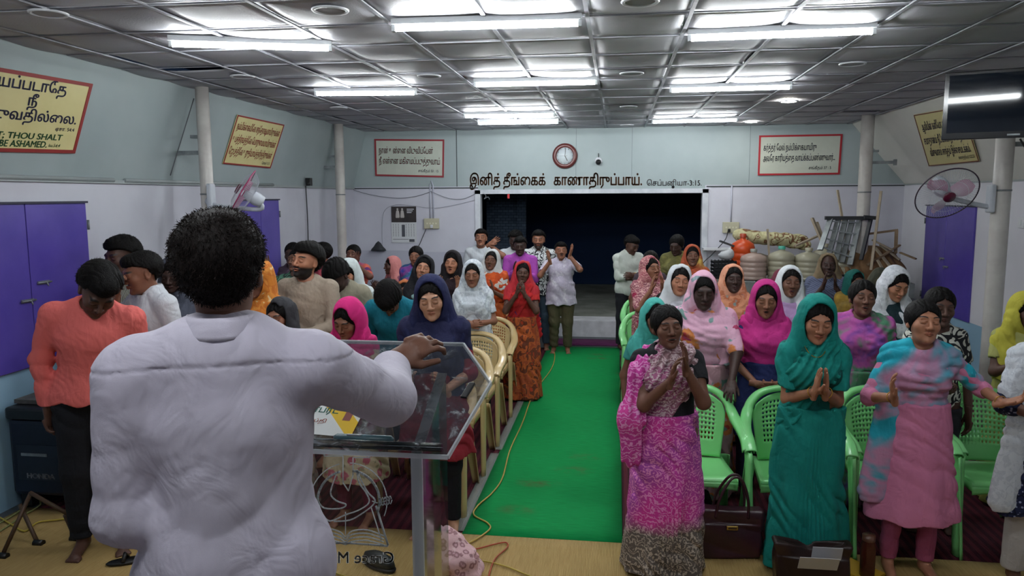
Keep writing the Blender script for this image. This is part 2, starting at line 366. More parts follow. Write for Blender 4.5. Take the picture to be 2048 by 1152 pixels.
# ------------------------------------------------------------------ purple shutter windows
m_pur = mottled('purple_metal', '#4c3d9c', '#5a4aa8', 2.5, .32, .15, 14, spec=.6)
def shutter(name, x, y0, y1, z0, z1, bolts, ym=None):
    e = empty(name, (x, y0, z0)); e['kind'] = 'structure'; s = -1 if x > 0 else 1; w = y1-y0; h = z1-z0; ym = ym or w/2
    def bx(a, b): return (min(s*a[0], s*b[0]), a[1], a[2]), (max(s*a[0], s*b[0]), b[1], b[2])
    mb = MB(); mb.box(*bx((0, 0, 0), (.025, ym-.004, h))); mb.build('window_panel', m_pur, e, bevel=.004)
    mb = MB(); mb.box(*bx((0, ym+.004, 0), (.025, w, h))); mb.build('window_panel', m_pur, e, bevel=.004)
    mb = MB(); mb.box(*bx((0, -.012, h-.004), (.04, w+.012, h+.012))); mb.build('window_frame', plain('#22243a', .6), e)
    for zb, dy in bolts:
        mb = MB(); mb.box(*bx((.024, ym+dy-.06, zb-.012), (.032, ym+dy+.06, zb+.012))); mb.tube([(s*.04, ym+dy-.07, zb), (s*.04, ym+dy+.07, zb)], .007, 8); mb.tube([(s*.04, ym+dy+.02, zb), (s*.055, ym+dy+.02, zb-.03)], .006, 6)
        mb.build('bolt', m_steel, e)
    mb = MB()
    for zh in (h*.12, h*.85):
        mb.tube([(s*.03, w+.01, zh-.04), (s*.03, w+.01, zh+.04)], .01, 8)
    mb.build('hinge', m_steel, e)
shutter('window_1', XL, 4.45, 5.72, .99, 2.21, [(.62, .12), (.50, -.05)], .62)
shutter('window_2', XL, 8.3, 9.33, .99, 2.21, [(.5, .0)])
shutter('window_3', XR, 9.84, 11.3, .68, 2.09, [(.72, .05), (.62, -.08)], .78)

# ------------------------------------------------------------------ signs and lettering
def tamil(s):
    out = []
    for ch in s:
        if ch in '\u0bc6\u0bc7\u0bc8': out.insert(len(out)-1, ch)
        elif ch in '\u0bca\u0bcb': out.insert(len(out)-1, '\u0bc6' if ch == '\u0bca' else '\u0bc7'); out.append('\u0bbe')
        else: out.append(ch)
    return ''.join(out)
from mathutils.geometry import tessellate_polygon
def text_geo(s, bold=.0, shear=0):
    """outlines of the characters, every outer contour filled on its own so overlapping strokes stay solid"""
    c = bpy.data.curves.new('lettering', 'FONT'); c.body = tamil(s); c.size = 1; c.resolution_u = 4; c.shear = shear; c.fill_mode = 'NONE'
    o = bpy.data.objects.new('lettering', c); COL.objects.link(o); bpy.context.view_layer.update()
    dg = bpy.context.evaluated_depsgraph_get(); vs, fs = [], []
    for inst in dg.object_instances:
        ob = inst.object
        if ob.type in ('FONT', 'CURVE', 'MESH') and (ob.original == o or (inst.is_instance and inst.parent and inst.parent.original == o)):
            try: me = ob.to_mesh()
            except Exception: continue
            if not me or not len(me.vertices): continue
            M = inst.matrix_world.copy(); nb = {}
            for e in me.edges:
                a, b = e.vertices; nb.setdefault(a, []).append(b); nb.setdefault(b, []).append(a)
            nxt = {e.vertices[0]: e.vertices[1] for e in me.edges}; seen = set(); loops = []
            for st in range(len(me.vertices)):
                if st in seen or st not in nb: continue
                L = [st]; seen.add(st); cur = nxt.get(st, nb[st][0])
                while cur not in seen:
                    L.append(cur); seen.add(cur); cands = [q for q in nb[cur] if q not in seen]
                    if not cands: break
                    cur = nxt[cur] if nxt.get(cur) in cands else cands[0]
                if len(L) > 2:
                    P = [M @ me.vertices[q].co for q in L]; A = sum(P[k].x*P[(k+1) % len(P)].y-P[(k+1) % len(P)].x*P[k].y for k in range(len(P)))/2; loops.append((A, P))
            if not loops: continue
            def inside(p, P):
                r = False
                for k in range(len(P)):
                    a, b = P[k], P[k-1]
                    if (a.y > p.y) != (b.y > p.y) and p.x < (b.x-a.x)*(p.y-a.y)/(b.y-a.y)+a.x: r = not r
                return r
            def depth(q): return sum((1 if w[0]*q[0] < 0 else 0) for w in loops if w is not q and abs(w[0]) > abs(q[0]) and inside(q[1][0], w[1]))
            hol = [depth(q) % 2 == 1 for q in loops]; outs = [q for q, h_ in zip(loops, hol) if not h_]; holes = [q for q, h_ in zip(loops, hol) if h_]
            own = {k: [] for k in range(len(outs))}
            for A, P in holes:
                cand = [k for k in range(len(outs)) if inside(P[0], outs[k][1])]
                if cand: own[min(cand, key=lambda k: abs(outs[k][0]))].append(P)
            for k, (A, P) in enumerate(outs):
                polys = [P]+own[k]; flat = [p for q in polys for p in q]; tr = tessellate_polygon([[p.to_3d() for p in q] for q in polys])
                for dx, dy in ([(0, 0)] if not bold else [(-bold, 0), (bold, 0), (0, bold*.6), (0, -bold*.6)]):
                    n = len(vs); vs += [(p.x+dx, p.y+dy, 0) for p in flat]; fs += [[q+n for q in t_] for t_ in tr]
            ob.to_mesh_clear()
    bpy.data.objects.remove(o, do_unlink=True)
    a = np.array(vs) if vs else np.zeros((1, 3)); return a, fs
def lettering(name, lines, fn, mat, parent=None):
    """lines: (text, u0, u1, v_base, v_top, bold[, shear]); fn maps (u, v) to a point"""
    V, Fs = [], []
    for ln in lines:
        s, u0, u1, vb, vt, bd = ln[:6]; a, fs = text_geo(s, bd, ln[6] if len(ln) > 6 else 0)
        if not fs: continue
        x0, x1 = a[:, 0].min(), a[:, 0].max(); H = .72
        n = len(V)
        for p in a: V.append(tuple(fn(u0 + (p[0]-x0)/(x1-x0)*(u1-u0), vb + p[1]/H*(vt-vb))))
        Fs += [[i+n for i in f] for f in fs]
    me = bpy.data.meshes.new(name); me.from_pydata(V, [], Fs); me.update()
    return link(name, me, parent, mat)
def quadfn(P, off):
    P = [Vector(p) for p in P]; n = (P[1]-P[0]).cross(P[3]-P[0]).normalized()
    if n.dot(CAM-P[0]) < 0: n = -n
    def fn(u, v, h=0):    # u left to right, v bottom to top
        a = P[0].lerp(P[1], u); b = P[3].lerp(P[2], u); return b.lerp(a, v) + n*(off+h)
    return fn
def sign(corners, base, border, blue, label, bw=.03):
    """corners TL TR BR BL in world space"""
    f = quadfn(corners, 0); o = Vector(corners[3]); e = empty('sign_board', o, 0, label, 'sign')
    g = lambda u, v, h=0: f(u, v, h)-o
    mb = MB()
    def slab(u0, v0, u1, v1, h0, h1, mi=0):
        p = [g(u0, v0, h0), g(u1, v0, h0), g(u1, v1, h0), g(u0, v1, h0), g(u0, v0, h1), g(u1, v0, h1), g(u1, v1, h1), g(u0, v1, h1)]
        mb.add(p, [(3, 2, 1, 0), (4, 5, 6, 7), (0, 1, 5, 4), (1, 2, 6, 5), (2, 3, 7, 6), (3, 0, 4, 7)], mi)
    slab(0, 0, 1, 1, .002, .010); mb.build('board', base, e)
    w = (f(1, 0)-f(0, 0)).length; h = (f(0, 1)-f(0, 0)).length; a, b = bw/w, bw/h
    mb = MB()
    for q in ((0, 0, 1, b), (0, 1-b, 1, 1), (0, b, a, 1-b), (1-a, b, 1, 1-b)): slab(*q, .010, .015)
    mb.build('border', border, e); return e, g
ml = Vector((XTL-XL, 0, ZC-ZS)); nl = Vector((ml.z, 0, -ml.x)).normalized(); mr = Vector((XTR-XR, 0, ZC-ZS)); nr = Vector((-mr.z, 0, mr.x)).normalized()
pl, pr_ = (XL, 5, ZS), (XR, 5, ZS)
m_cream = mottled('cream_board', '#cfc489', '#d8cd95', 2, .5); m_redb = plain('#8a1f1c', .5); m_navy = plain('#14143c', .6)
m_gbd = mottled('pale_board', '#b9bfb2', '#c4c9bc', 2, .5)
L = [apl(-215, 97, pl, nl), apl(183, 167, pl, nl), apl(147, 306, pl, nl), apl(-230, 298, pl, nl)]
e, g = sign(L, m_cream, m_redb, 0, 'big yellow sign board high on the left wall, cropped by the frame', .028)
T = lambda u, v: g(u, v, .012)
# the sign's own width in the photo runs from u=.54 (left edge of the picture) to 1
lettering('lettering', [('பயப்படாதே', .40, .845, .79, .93, .028), ('நீ', .63, .69, .60, .73, .028), ('வெட்கப்படுவதில்லை.', .08, .955, .41, .54, .028)], T, m_navy, e)
lettering('lettering', [('ஏசா. 54:4', .83, .955, .305, .355, .02)], T, m_navy, e)
lettering('lettering', [('FEAR NOT; THOU SHALT', .27, .89, .175, .255, .03, .1), ('NOT BE ASHAMED.', .40, .80, .07, .155, .03, .1), ('Isa.54:4', .81, .885, .08, .125, .01, .2)], T, plain('#0c4a1e', .6), e)
B = [apl(474, 229, pl, nl), apl(567, 249, pl, nl), apl(539, 336, pl, nl), apl(444, 327, pl, nl)]
e, g = sign(B, m_cream, m_redb, 0, 'yellow sign board with red lettering between the two left pillars', .016); T = lambda u, v: g(u, v, .012)
lettering('lettering', [('நம்பிக்கையிலே சந்தோஷமாயிருங்கள்', .05, .96, .72, .86, .02), ('உபத்திரவத்திலே பொறுமையாயிருங்கள்', .04, .95, .46, .60, .02), ('ஜெபத்திலே உறுதியாய்த்தரித்திருங்கள்', .04, .94, .21, .35, .02)], T, plain('#8e1c22', .6), e)
lettering('lettering', [('ரோமர் 12:12', .77, .95, .07, .13, .01)], T, m_navy, e)
q = lambda x, y: ay(x, y, YF-.004)
e, g = sign([q(749, 278), q(889, 279), q(888, 355), q(751, 352)], m_gbd, plain('#8f2a33', .5), 0, 'red bordered sign board on the far wall above the calendar', .028); T = lambda u, v: g(u, v, .012)
lettering('lettering', [('நான் உன்னை விடுவிப்பேன்', .06, .84, .62, .78, .02), ('நீ என்னை மகிமைப்படுத்துவாய்', .06, .94, .34, .50, .02)], T, plain('#6d1626', .6), e)
lettering('lettering', [('சங்கீதம் 50 : 15', .63, .92, .13, .20, .012)], T, m_navy, e)
e, g = sign([q(1518, 271), q(1685, 268), q(1679, 349), q(1515, 351)], m_gbd, plain('#a5202c', .5), 0, 'red bordered sign board on the far wall right of the text', .028); T = lambda u, v: g(u, v, .012)
lettering('lettering', [('கர்த்தர் மேல் நம்பிக்கையாயிரு', .06, .70, .62, .77, .02), ('அவரே காரியத்தை வாய்க்கப்பண்ணுவார்...', .06, .93, .36, .51, .02)], T, plain('#1b1b40', .6), e)
lettering('lettering', [('சங்கீதம் 37 : 5', .62, .89, .14, .21, .012)], T, m_navy, e)
Eq = [apl(1829, 229, pr_, nr), apl(1925, 212, pr_, nr), apl(1960, 321, pr_, nr), apl(1859, 331, pr_, nr)]
e, g = sign(Eq, m_cream, plain('#6e3420', .5), 0, 'yellow sign board on the right wall partly behind the television', .016); T = lambda u, v: g(u, v, .012)
lettering('lettering', [('ஆவியின் கனியோ அன்பு சந்தோஷம்', .10, .95, .70, .84, .02), ('சமாதானம் நீடியபொறுமை தயவு', .06, .95, .44, .58, .02), ('விசுவாசம் சாந்தம் இச்சையடக்கம்.', .12, .92, .20, .34, .02)], T, plain('#2a1f45', .6), e)
lettering('lettering', [('கலாத்தியர் 5:22,23', .66, .95, .08, .14, .01)], T, m_navy, e)
wf = quadfn([q(900, 300), q(1420, 300), q(1420, 400), q(900, 400)], .003)
uv = lambda x, y: ((x-900)/520, 1-(y-300)/100)
def painted(s, x0, x1, yb, yt, bd): return (s, uv(x0, 0)[0], uv(x1, 0)[0], uv(0, yb)[1], uv(0, yt)[1], bd)
o = lettering('wall_lettering', [painted('இனித் தீங்கைக்', 941, 1097, 370, 349, .035), painted('காணாதிருப்பாய்.', 1113, 1289, 370, 349, .035)], wf, mottled('brown_gold_paint', '#5a3a26', '#7a5534', 12, .5))
tag(o, 'large brown painted lettering on the wall above the dark opening', 'lettering')
o = lettering('wall_lettering', [painted('செப்பனியா-3:15.', 1298, 1404, 371, 360, .01)], wf, plain('#4a3a34', .5))
tag(o, 'small thin painted verse reference at the end of the lettering', 'lettering')

# ------------------------------------------------------------------ clock, camera, calendar, boxes, cables
c = ay(1130, 312, YF); e = empty('wall_clock', c, 0, 'round brown rimmed clock on the wall over the opening', 'clock')
MB().lathe([(.135, .05), (.15, .06), (.185, .055), (.2, .03), (.2, 0)], 40, axis='y').build('rim', plain('#5e2a28', .35), e)
MB().lathe([(0, .03), (.145, .03), (.145, 0)], 40, axis='y').build('face', mottled('clock_face', '#c3ccd2', '#cfd8dc', 3, .3), e)
mb = MB(); mb.bar((0, -.034, 0), (.012, -.034, .12), .008, .003, up=(0, 1, 0)); mb.build('minute_hand', m_black, e)
mb = MB(); mb.bar((0, -.034, 0), (.04, -.034, -.075), .012, .003, up=(0, 1, 0)); mb.build('hour_hand', m_black, e)
mb = MB(); mb.bar((-.09, -.036, 0), (.04, -.036, 0), .003, .002, up=(0, 1, 0)); mb.build('second_hand', m_black, e)
nums = []
def cf(u, v): return (u, -.033, v)
for k in range(1, 13):
    a = PI/2-k*PI/6; x, z = .118*math.cos(a), .118*math.sin(a); w = .010 if k < 10 else .017
    nums.append((str(k), x-w/2, x+w/2, z-.010, z+.010, .02))
lettering('numerals', nums, cf, plain('#50565e', .5), e)
c = ay(1197, 322, YF); e = empty('security_camera', c, 0, 'small white dome security camera right of the clock', 'camera')
MB().lathe([(0, .05), (.05, .045), (.06, .02), (.06, 0)], 24, axis='y').build('base', m_white, e)
MB().lathe([(0, .105), (.02, .1), (.038, .08), (.045, .05)], 24, axis='y', c=(0, 0, -.02)).build('dome', m_black, e)
MB().tube([(0, -.02, .05), (0, -.03, .12)], .006).build('antenna', m_black, e)
c = ay(807, 413, YF); e = empty('wall_calendar', c, 0, 'paper wall calendar with a dark photo on its upper part', 'calendar')
MB().box((-.21, -.012, -.60), (.215, -.002, -.255)).build('date_sheet', plain('#cfd2d4', .6), e)
MB().box((-.205, -.018, -.26), (.215, -.002, 0)).build('photo_page', mottled('dim_photo', '#2a2628', '#3b3434', 5, .5), e)
mb = MB()
for x in (-.10, -.02): mb.lathe([(0, .05), (.022, .04), (.03, 0), (.036, -.06), (.03, -.08), (0, -.08)], 10, (x, -.019, -.11), sy=.08); mb.lathe([(0, .02), (.016, .01), (.016, -.01), (0, -.02)], 10, (x, -.019, -.045), sy=.1)
mb.build('photo_figures', plain('#b7b2ae', .6), e)
mb = MB()
for i in range(3): mb.box((.06, -.021, -.05-.028*i), (.06+.12-.02*i, -.018, -.038-.028*i))
mb.build('photo_text', m_white, e)
mb = MB()
for i in range(8):
    for k in (0, 1, 2, 5, 6, 7, 8): mb.box((-.185+k*.044, -.0135, -.30-i*.027), (-.172+k*.044, -.012, -.29-i*.027))
mb.box((-.035, -.0135, -.5), (.02, -.012, -.30)); mb.box((.09, -.0135, -.585), (.18, -.012, -.54)); mb.box((-.19, -.0135, -.545), (.08, -.012, -.538))
mb.build('dates', plain('#4a4d55', .6), e)
def cable(pts, r, label, col='#2a2c30', n=8, cat='cable', name='cable'):
    o = MB().tube(spline(pts, n), r, 6).build(name, plain(col, .5)); return tag(o, label, cat)
def socket_box(px, py, label, plug):
    c = ay(px, py, YF); e = empty('socket_box', c, 0, label, 'socket')
    MB().box((-.125, -.05, -.085), (.125, 0, .085)).build('box', plain('#b9b59c', .5), e, bevel=.006)
    mb = MB()
    for x in (-.07, -.02, .03, .08): mb.box((x-.012, -.054, -.01), (x+.012, -.049, .015))
    mb.build('switch', plain('#d5d2bd', .4), e)
    MB().box((plug-.02, -.09, -.07), (plug+.02, -.05, -.02)).build('plug', m_black if px > 1000 else m_white, e, bevel=.004)
    return c
c1 = socket_box(864, 447, 'cream switch box with conduits beside the calendar', .01)
c2 = socket_box(1461, 455, 'cream switch box with a black plug above the crate', -.03)
mb = MB(); mb.tube([(c1.x-.02, YF-.012, c1.z+.08), (c1.x-.02, YF-.012, ZS+.05)], .012); mb.tube([(c1.x+.03, YF-.012, c1.z+.08), (c1.x+.03, YF-.012, ZS+.02), (c1.x, YF-.012, ZS+.1)], .012)
tag(mb.build('conduit', plain('#b4b6c4', .4)), 'pair of white conduits rising from the left switch box', 'conduit')
mb = MB(); mb.tube([(c2.x, YF-.012, c2.z+.08), (c2.x, YF-.012, ZS)], .012)
tag(mb.build('conduit', plain('#b4b6c4', .4)), 'single white conduit rising from the right switch box', 'conduit')
yc = YF-.02
P2 = lambda x, y, d=.02: ay(x, y, YF-d)
cable([P2(688, 373), P2(735, 388), P2(790, 396), P2(830, 393), P2(862, 383)], .004, 'grey cable sagging between pillar and conduits', '#6a6c76')
cable([P2(862, 383), P2(895, 396), P2(925, 398), P2(950, 388)], .004, 'grey cable sagging from conduits to the opening frame', '#6a6c76')
cable([P2(950, 400), P2(905, 411), P2(865, 416), P2(820, 411), P2(790, 410), P2(768, 424), P2(764, 470), P2(768, 540)], .003, 'thin pale cable looping over the calendar', '#8b8d98')
cable([P2(689, 373), P2(690, 410), P2(697, 440), P2(695, 500)], .006, 'black cable hanging beside the far left pillar', '#33353a')
cable([P2(852, 458, .06), P2(845, 475), P2(835, 495), P2(810, 520)], .006, 'black lead running down from the left switch box', '#2a2c30')
cable([P2(1456, 462, .1), P2(1450, 480, .1), P2(1425, 508, .3), P2(1404, 530, .5), P2(1400, 560, .3)], .007, 'black lead from the right plug down past the crate', '#2a2c30')
cable([(XL+.03, 10.2, ZS), (XL+.03, 10.22, 1.9), (XL+.03, 10.2, 1.2)], .008, 'dark cable down the left wall behind seated heads', '#2e3036')
o = MB().box((-.03, -.03, -.02), (.04, .05, .09)).tube([(0, 0, 0), (.03, -.05, .02)], .012).build('wall_clip', m_black, bevel=.004); o.location = (XL+.07, 10.2, ZS+.02); tag(o, 'small black clamp lamp on the left wall ledge', 'lamp')
o = MB().box((0, -.008, -.04), (.035, 0, .03)).build('paper_tag', plain('#b0242c', .6)); o.location = ay(1015, 392, YF-.03); tag(o, 'small red tag hanging at the top of the opening', 'tag')
o = MB().tube(spline([P2(966, 385, .06), P2(972, 392, .06), P2(968, 398, .06), P2(976, 394, .06), P2(979, 399, .06)], 6), .004, 6).build('wire', plain('#8f949c', .5)); tag(o, 'loose wire ends in the upper left opening corner', 'wire')
c = ay(1346, 374, YF); o = MB().lathe([(0, .03), (.02, .02), (.025, 0)], 12, axis='y').build('wall_sensor', m_black); o.location = c; tag(o, 'tiny black fitting just under the verse reference', 'fitting')

# ------------------------------------------------------------------ floor coverings
def mat_sheet(name, x0, x1, y0, y1, z, mat, label, cat, seg=1, wob=0):
    mb = MB(); r = random.Random(int(x0*100+y0)); nu, nv = max(2, int((x1-x0)/.15)), max(2, int((y1-y0)/.15))
    def fn(u, v): return (x0+(x1-x0)*u, y0+(y1-y0)*v + wob*math.sin(9*u+2)*(1 if v in (0, 1) else 0), z + wob*.3*(1+math.sin(7*u*seg+3*v*seg))*.5)
    mb.grid(fn, nu, nv); o = mb.build(name, mat, solid=.004); tag(o, label, cat); return o
mg = base_mat('green_runner', rough=.9, spec=.15); t = NT(mg); v = t.coord()
st = t.ramp(t.voro(t.coord((1, 1.9, 1)), 1.15), [(.10, (1, 1, 1, 1)), (.24, (0, 0, 0, 1))]); nn = t.ramp(t.noise(v, 7, 4, .7), [(.42, (0, 0, 0, 1)), (.7, (1, 1, 1, 1))])
sm_ = t.mix(1.0, st, nn, 'MULTIPLY'); rp = t.noise(t.coord((3, 40, 1)), 3, 3)
t.color(t.mix(sm_, t.ramp(rp, [(.3, hx('#087a3c')), (.7, hx('#0c8c48'))]), hx('#4c5a32'))); t.bump(t.noise(t.coord((40, 160, 1)), 6, 2), .5, .004)
mat_sheet('aisle_runner', -1.0, .06, 4.72, 11.1, .011, mg, 'long green runner down the middle aisle', 'carpet')
mm = base_mat('maroon_mat', rough=.85, spec=.2); t = NT(mm); t.color(t.ramp(t.wave(t.coord((1, 1, 1)), 5, .4, 2, d='X'), [(.3, hx('#3c1420')), (.7, hx('#57202c'))])); t.bump(t.wave(t.coord(), 30, 0, 0, d='X'), .5, .004)
mat_sheet('floor_mat', XL+.2, -.96, 4.70, 11.0, .005, mm, 'dark maroon ribbed mat under the cream chairs', 'mat')
mat_sheet('floor_mat', .02, XR-.3, 4.76, 10.6, .004, mm, 'dark maroon ribbed mat under the green chairs', 'mat')
ms = base_mat('straw_mat', rough=.75, spec=.25); t = NT(ms); v = t.coord((1, 1, 1))
wv = t.wave(t.coord((1, 1, 1)), 42, .8, 2, d='X'); nn = t.noise(t.coord((60, 3, 1)), 2, 3)
t.color(t.mix(t.ramp(wv, [(.2, (0, 0, 0, 1)), (.8, (.5, .5, .5, 1))]), t.ramp(nn, [(.35, hx('#a98c55')), (.65, hx('#bb9f68'))]), hx('#8f7444'))); t.bump(wv, .5, .004)
mat_sheet('straw_mat', XL+.1, XR-.1, 3.02, 4.74, .008, ms, 'wide woven straw mat across the front of the floor', 'mat', 1, .006)
mc = base_mat('clear_tape', hx('#b7c2bc'), .25, alpha=.35)
mat_sheet('tape_strip', -1.07, -.995, 4.75, 6.3, .017, mc, 'wide clear tape along the near runner edge', 'tape'); mat_sheet('tape_strip', -1.055, -.985, 6.4, 8.6, .017, mc, 'clear tape along the farther part of the runner', 'tape')
mat_sheet('doormat', -1.05, .32, 11.25, 11.75, .008, mottled('purple_fibre', '#4a1440', '#5c1c50', 8, .9), 'flat purple mat in front of the far step', 'mat')
def fcable(pts, r, col, label, z=.022): return cable([az(x, y, z) for x, y in pts], r, label, col, 10)
fcable([(1090, 665), (1108, 700), (1104, 735), (1068, 785), (1045, 845), (1020, 900), (1005, 955), (985, 985), (955, 1012), (948, 1030), (975, 1046), (978, 1060), (940, 1085), (920, 1088)], .006, '#b59a4a', 'long yellow cable running along the green runner')
fcable([(920, 1095), (950, 1098), (990, 1088), (1012, 1085), (1014, 1095), (990, 1118), (978, 1150), (975, 1180)], .005, '#a8482a', 'orange red cable curling on the straw mat by the lectern')
fcable([(930, 1120), (965, 1122), (1010, 1132), (1050, 1148), (1080, 1160)], .005, '#b3a044', 'yellow cable on the straw mat beside the lectern')
fcable([(640, 1142), (670, 1146), (700, 1156)], .005, '#b3a044', 'short piece of yellow cable under the lectern')
fcable([(0, 1035), (25, 1050), (50, 1062), (75, 1045), (110, 1040), (160, 1035), (185, 1038)], .006, '#b7a13a', 'yellow cable on the mat behind the trousers')
fcable([(-30, 1060), (10, 1040), (45, 1018), (70, 1000), (80, 1010), (40, 1035), (-10, 1070)], .005, '#8a8f5a', 'tangled green yellow cable by the tripod legs')
# ------------------------------------------------------------------ signed distance fields to smooth meshes
A3 = lambda *v: np.array(v, dtype=np.float32)
class Grid:
    def __init__(s, lo, hi, h):
        s.lo = np.array(lo, np.float32); s.h = h; s.n = np.maximum(4, np.ceil((np.array(hi)-s.lo)/h).astype(int)+1); s.D = np.full(s.n, 9., np.float32)
    def pts(s, lo, hi):
        a = np.clip(np.floor((np.array(lo)-s.lo)/s.h).astype(int), 0, s.n-1); b = np.clip(np.ceil((np.array(hi)-s.lo)/s.h).astype(int)+1, 1, s.n)
        if (b <= a).any(): return None, None
        X = [(s.lo[i]+np.arange(a[i], b[i])*s.h).astype(np.float32) for i in range(3)]
        return tuple(slice(a[i], b[i]) for i in range(3)), (X[0][:, None, None], X[1][None, :, None], X[2][None, None, :])
    def op(s, prim, k=0., mode='add'):
        lo, hi, fn = prim; m = k+2*s.h
        sl, P = s.pts(np.array(lo)-m, np.array(hi)+m)
        if sl is None: return s
        d = fn(*P); D = s.D[sl]
        if mode == 'add':
            if k > 0: h = np.maximum(k-np.abs(D-d), 0)/k; s.D[sl] = np.minimum(D, d)-h*h*k*.25
            else: s.D[sl] = np.minimum(D, d)
        elif mode == 'sub':
            d = -d
            if k > 0: h = np.maximum(k-np.abs(D-d), 0)/k; s.D[sl] = np.maximum(D, d)+h*h*k*.25
            else: s.D[sl] = np.maximum(D, d)
        return s
    def add(s, *ps, k=0.):
        for p in ps: s.op(p, k)
        return s
    def sub(s, *ps, k=0.):
        for p in ps: s.op(p, k, 'sub')
        return s
    def full(s): return s.pts(s.lo, s.lo+s.h*s.n)[1]
    def near(s, band=.05):
        idx = np.nonzero(np.abs(s.D) < band); return idx, tuple(s.lo[i]+idx[i]*s.h for i in range(3))
    def disp(s, fn, band=.05):
        idx, P = s.near(band); s.D[idx] += fn(*P).astype(np.float32); return s
    def cut(s, fn): idx, P = s.near(.2); s.D[idx] = np.maximum(s.D[idx], fn(*P)); idx2 = s.D < -.2; s.D[idx2] = s.D[idx2]; return s
    def cutall(s, fn): s.D = np.maximum(s.D, fn(*s.full())).astype(np.float32); return s
    def mesh(s):
        D = s.D; D[0] = D[-1] = 9; D[:, 0] = D[:, -1] = 9; D[:, :, 0] = D[:, :, -1] = 9
        I = D < 0; n = D.shape
        c = np.zeros(tuple(x-1 for x in n), np.int8)
        for dx in (0, 1):
            for dy in (0, 1):
                for dz in (0, 1): c += I[dx:n[0]-1+dx, dy:n[1]-1+dy, dz:n[2]-1+dz]
        act = np.nonzero((c > 0) & (c < 8)); N = len(act[0])
        if not N: return np.zeros((0, 3)), np.zeros((0, 4), int)
        idm = np.full(c.shape, -1, np.int32); idm[act] = np.arange(N)
        off = [(a, b, d) for a in (0, 1) for b in (0, 1) for d in (0, 1)]
        V = np.stack([D[act[0]+o[0], act[1]+o[1], act[2]+o[2]] for o in off], 1); O = np.array(off, np.float32)
        acc = np.zeros((N, 3), np.float32); cnt = np.zeros(N, np.float32)
        for i in range(8):
            for j in range(i+1, 8):
                if abs(O[i]-O[j]).sum() != 1: continue
                m = (V[:, i] < 0) != (V[:, j] < 0)
                t = np.where(m, V[:, i]/np.where(m, V[:, i]-V[:, j], 1), 0)[:, None]
                acc += np.where(m[:, None], O[i]+t*(O[j]-O[i]), 0); cnt += m
        P = s.lo + s.h*(np.stack(act, 1).astype(np.float32)+acc/cnt[:, None])
        Q = []
        for ax in range(3):
            a, b = [(1, 2), (2, 0), (0, 1)][ax]
            sl0 = [slice(None)]*3; sl1 = [slice(None)]*3; sl0[ax] = slice(0, n[ax]-1); sl1[ax] = slice(1, n[ax])
            i0 = I[tuple(sl0)]; i1 = I[tuple(sl1)]; e = np.nonzero(i0 != i1); e = np.stack(e, 1)
            e = e[(e[:, a] > 0) & (e[:, b] > 0) & (e[:, a] < n[a]-1) & (e[:, b] < n[b]-1)]
            def g(da, db): q = e.copy(); q[:, a] -= da; q[:, b] -= db; return idm[q[:, 0], q[:, 1], q[:, 2]]
            qd = np.stack([g(1, 1), g(0, 1), g(0, 0), g(1, 0)], 1); fl = ~i0[e[:, 0], e[:, 1], e[:, 2]]
            qd[fl] = qd[fl][:, ::-1]; Q.append(qd)
        return P, np.concatenate(Q)
def RC(a, b, ra, rb, flat=None):
    a, b = A3(*a), A3(*b); ba = b-a; L2 = float(ba@ba)+1e-9; R = max(ra, rb)
    def fn(x, y, z):
        t = np.clip(((x-a[0])*ba[0]+(y-a[1])*ba[1]+(z-a[2])*ba[2])/L2, 0, 1)
        dx, dy, dz = x-a[0]-t*ba[0], y-a[1]-t*ba[1], z-a[2]-t*ba[2]
        if flat is not None:
            n, f = flat; dn = dx*n[0]+dy*n[1]+dz*n[2]; r2 = dx*dx+dy*dy+dz*dz+dn*dn*(f*f-1); return (np.sqrt(r2)-(ra+(rb-ra)*t))*.75
        return np.sqrt(dx*dx+dy*dy+dz*dz)-(ra+(rb-ra)*t)
    return (np.minimum(a, b)-R, np.maximum(a, b)+R, fn)
def EL(c, r, R=None):
    c = A3(*c); r = A3(*r); m = float(max(r)) if R is not None else r
    def fn(x, y, z):
        q = (x-c[0], y-c[1], z-c[2])
        if R is not None: q = tuple(q[0]*float(R[0][i])+q[1]*float(R[1][i])+q[2]*float(R[2][i]) for i in range(3))
        k0 = np.sqrt(sum((q[i]/r[i])**2 for i in range(3))); k1 = np.sqrt(sum((q[i]/r[i]**2)**2 for i in range(3)))
        return k0*(k0-1)/(k1+1e-6)
    return (c-m, c+m, fn)
def wrk(seed, freq, amp, d=(.3, .2, 1)):
    r = np.random.RandomState(seed); ph = r.rand(6)*6.28; D1 = np.array(d, float)/np.linalg.norm(d); D2 = r.randn(3); D2 /= np.linalg.norm(D2); D3 = r.randn(3); D3 /= np.linalg.norm(D3)
    def fn(x, y, z):
        w = 1.3*np.sin(freq*.45*(x*D2[0]+y*D2[1]+z*D2[2])+ph[0])+.9*np.sin(freq*.7*(x*D3[0]+y*D3[1]+z*D3[2])+ph[1])
        a = np.sin(freq*(x*D1[0]+y*D1[1]+z*D1[2])+ph[2]+w); m = .5+.5*np.sin(freq*.33*(x*D3[1]+y*D3[2]+z*D3[0])+ph[3])
        return amp*(1-np.abs(a))*m*1.6-amp*.5
    return fn
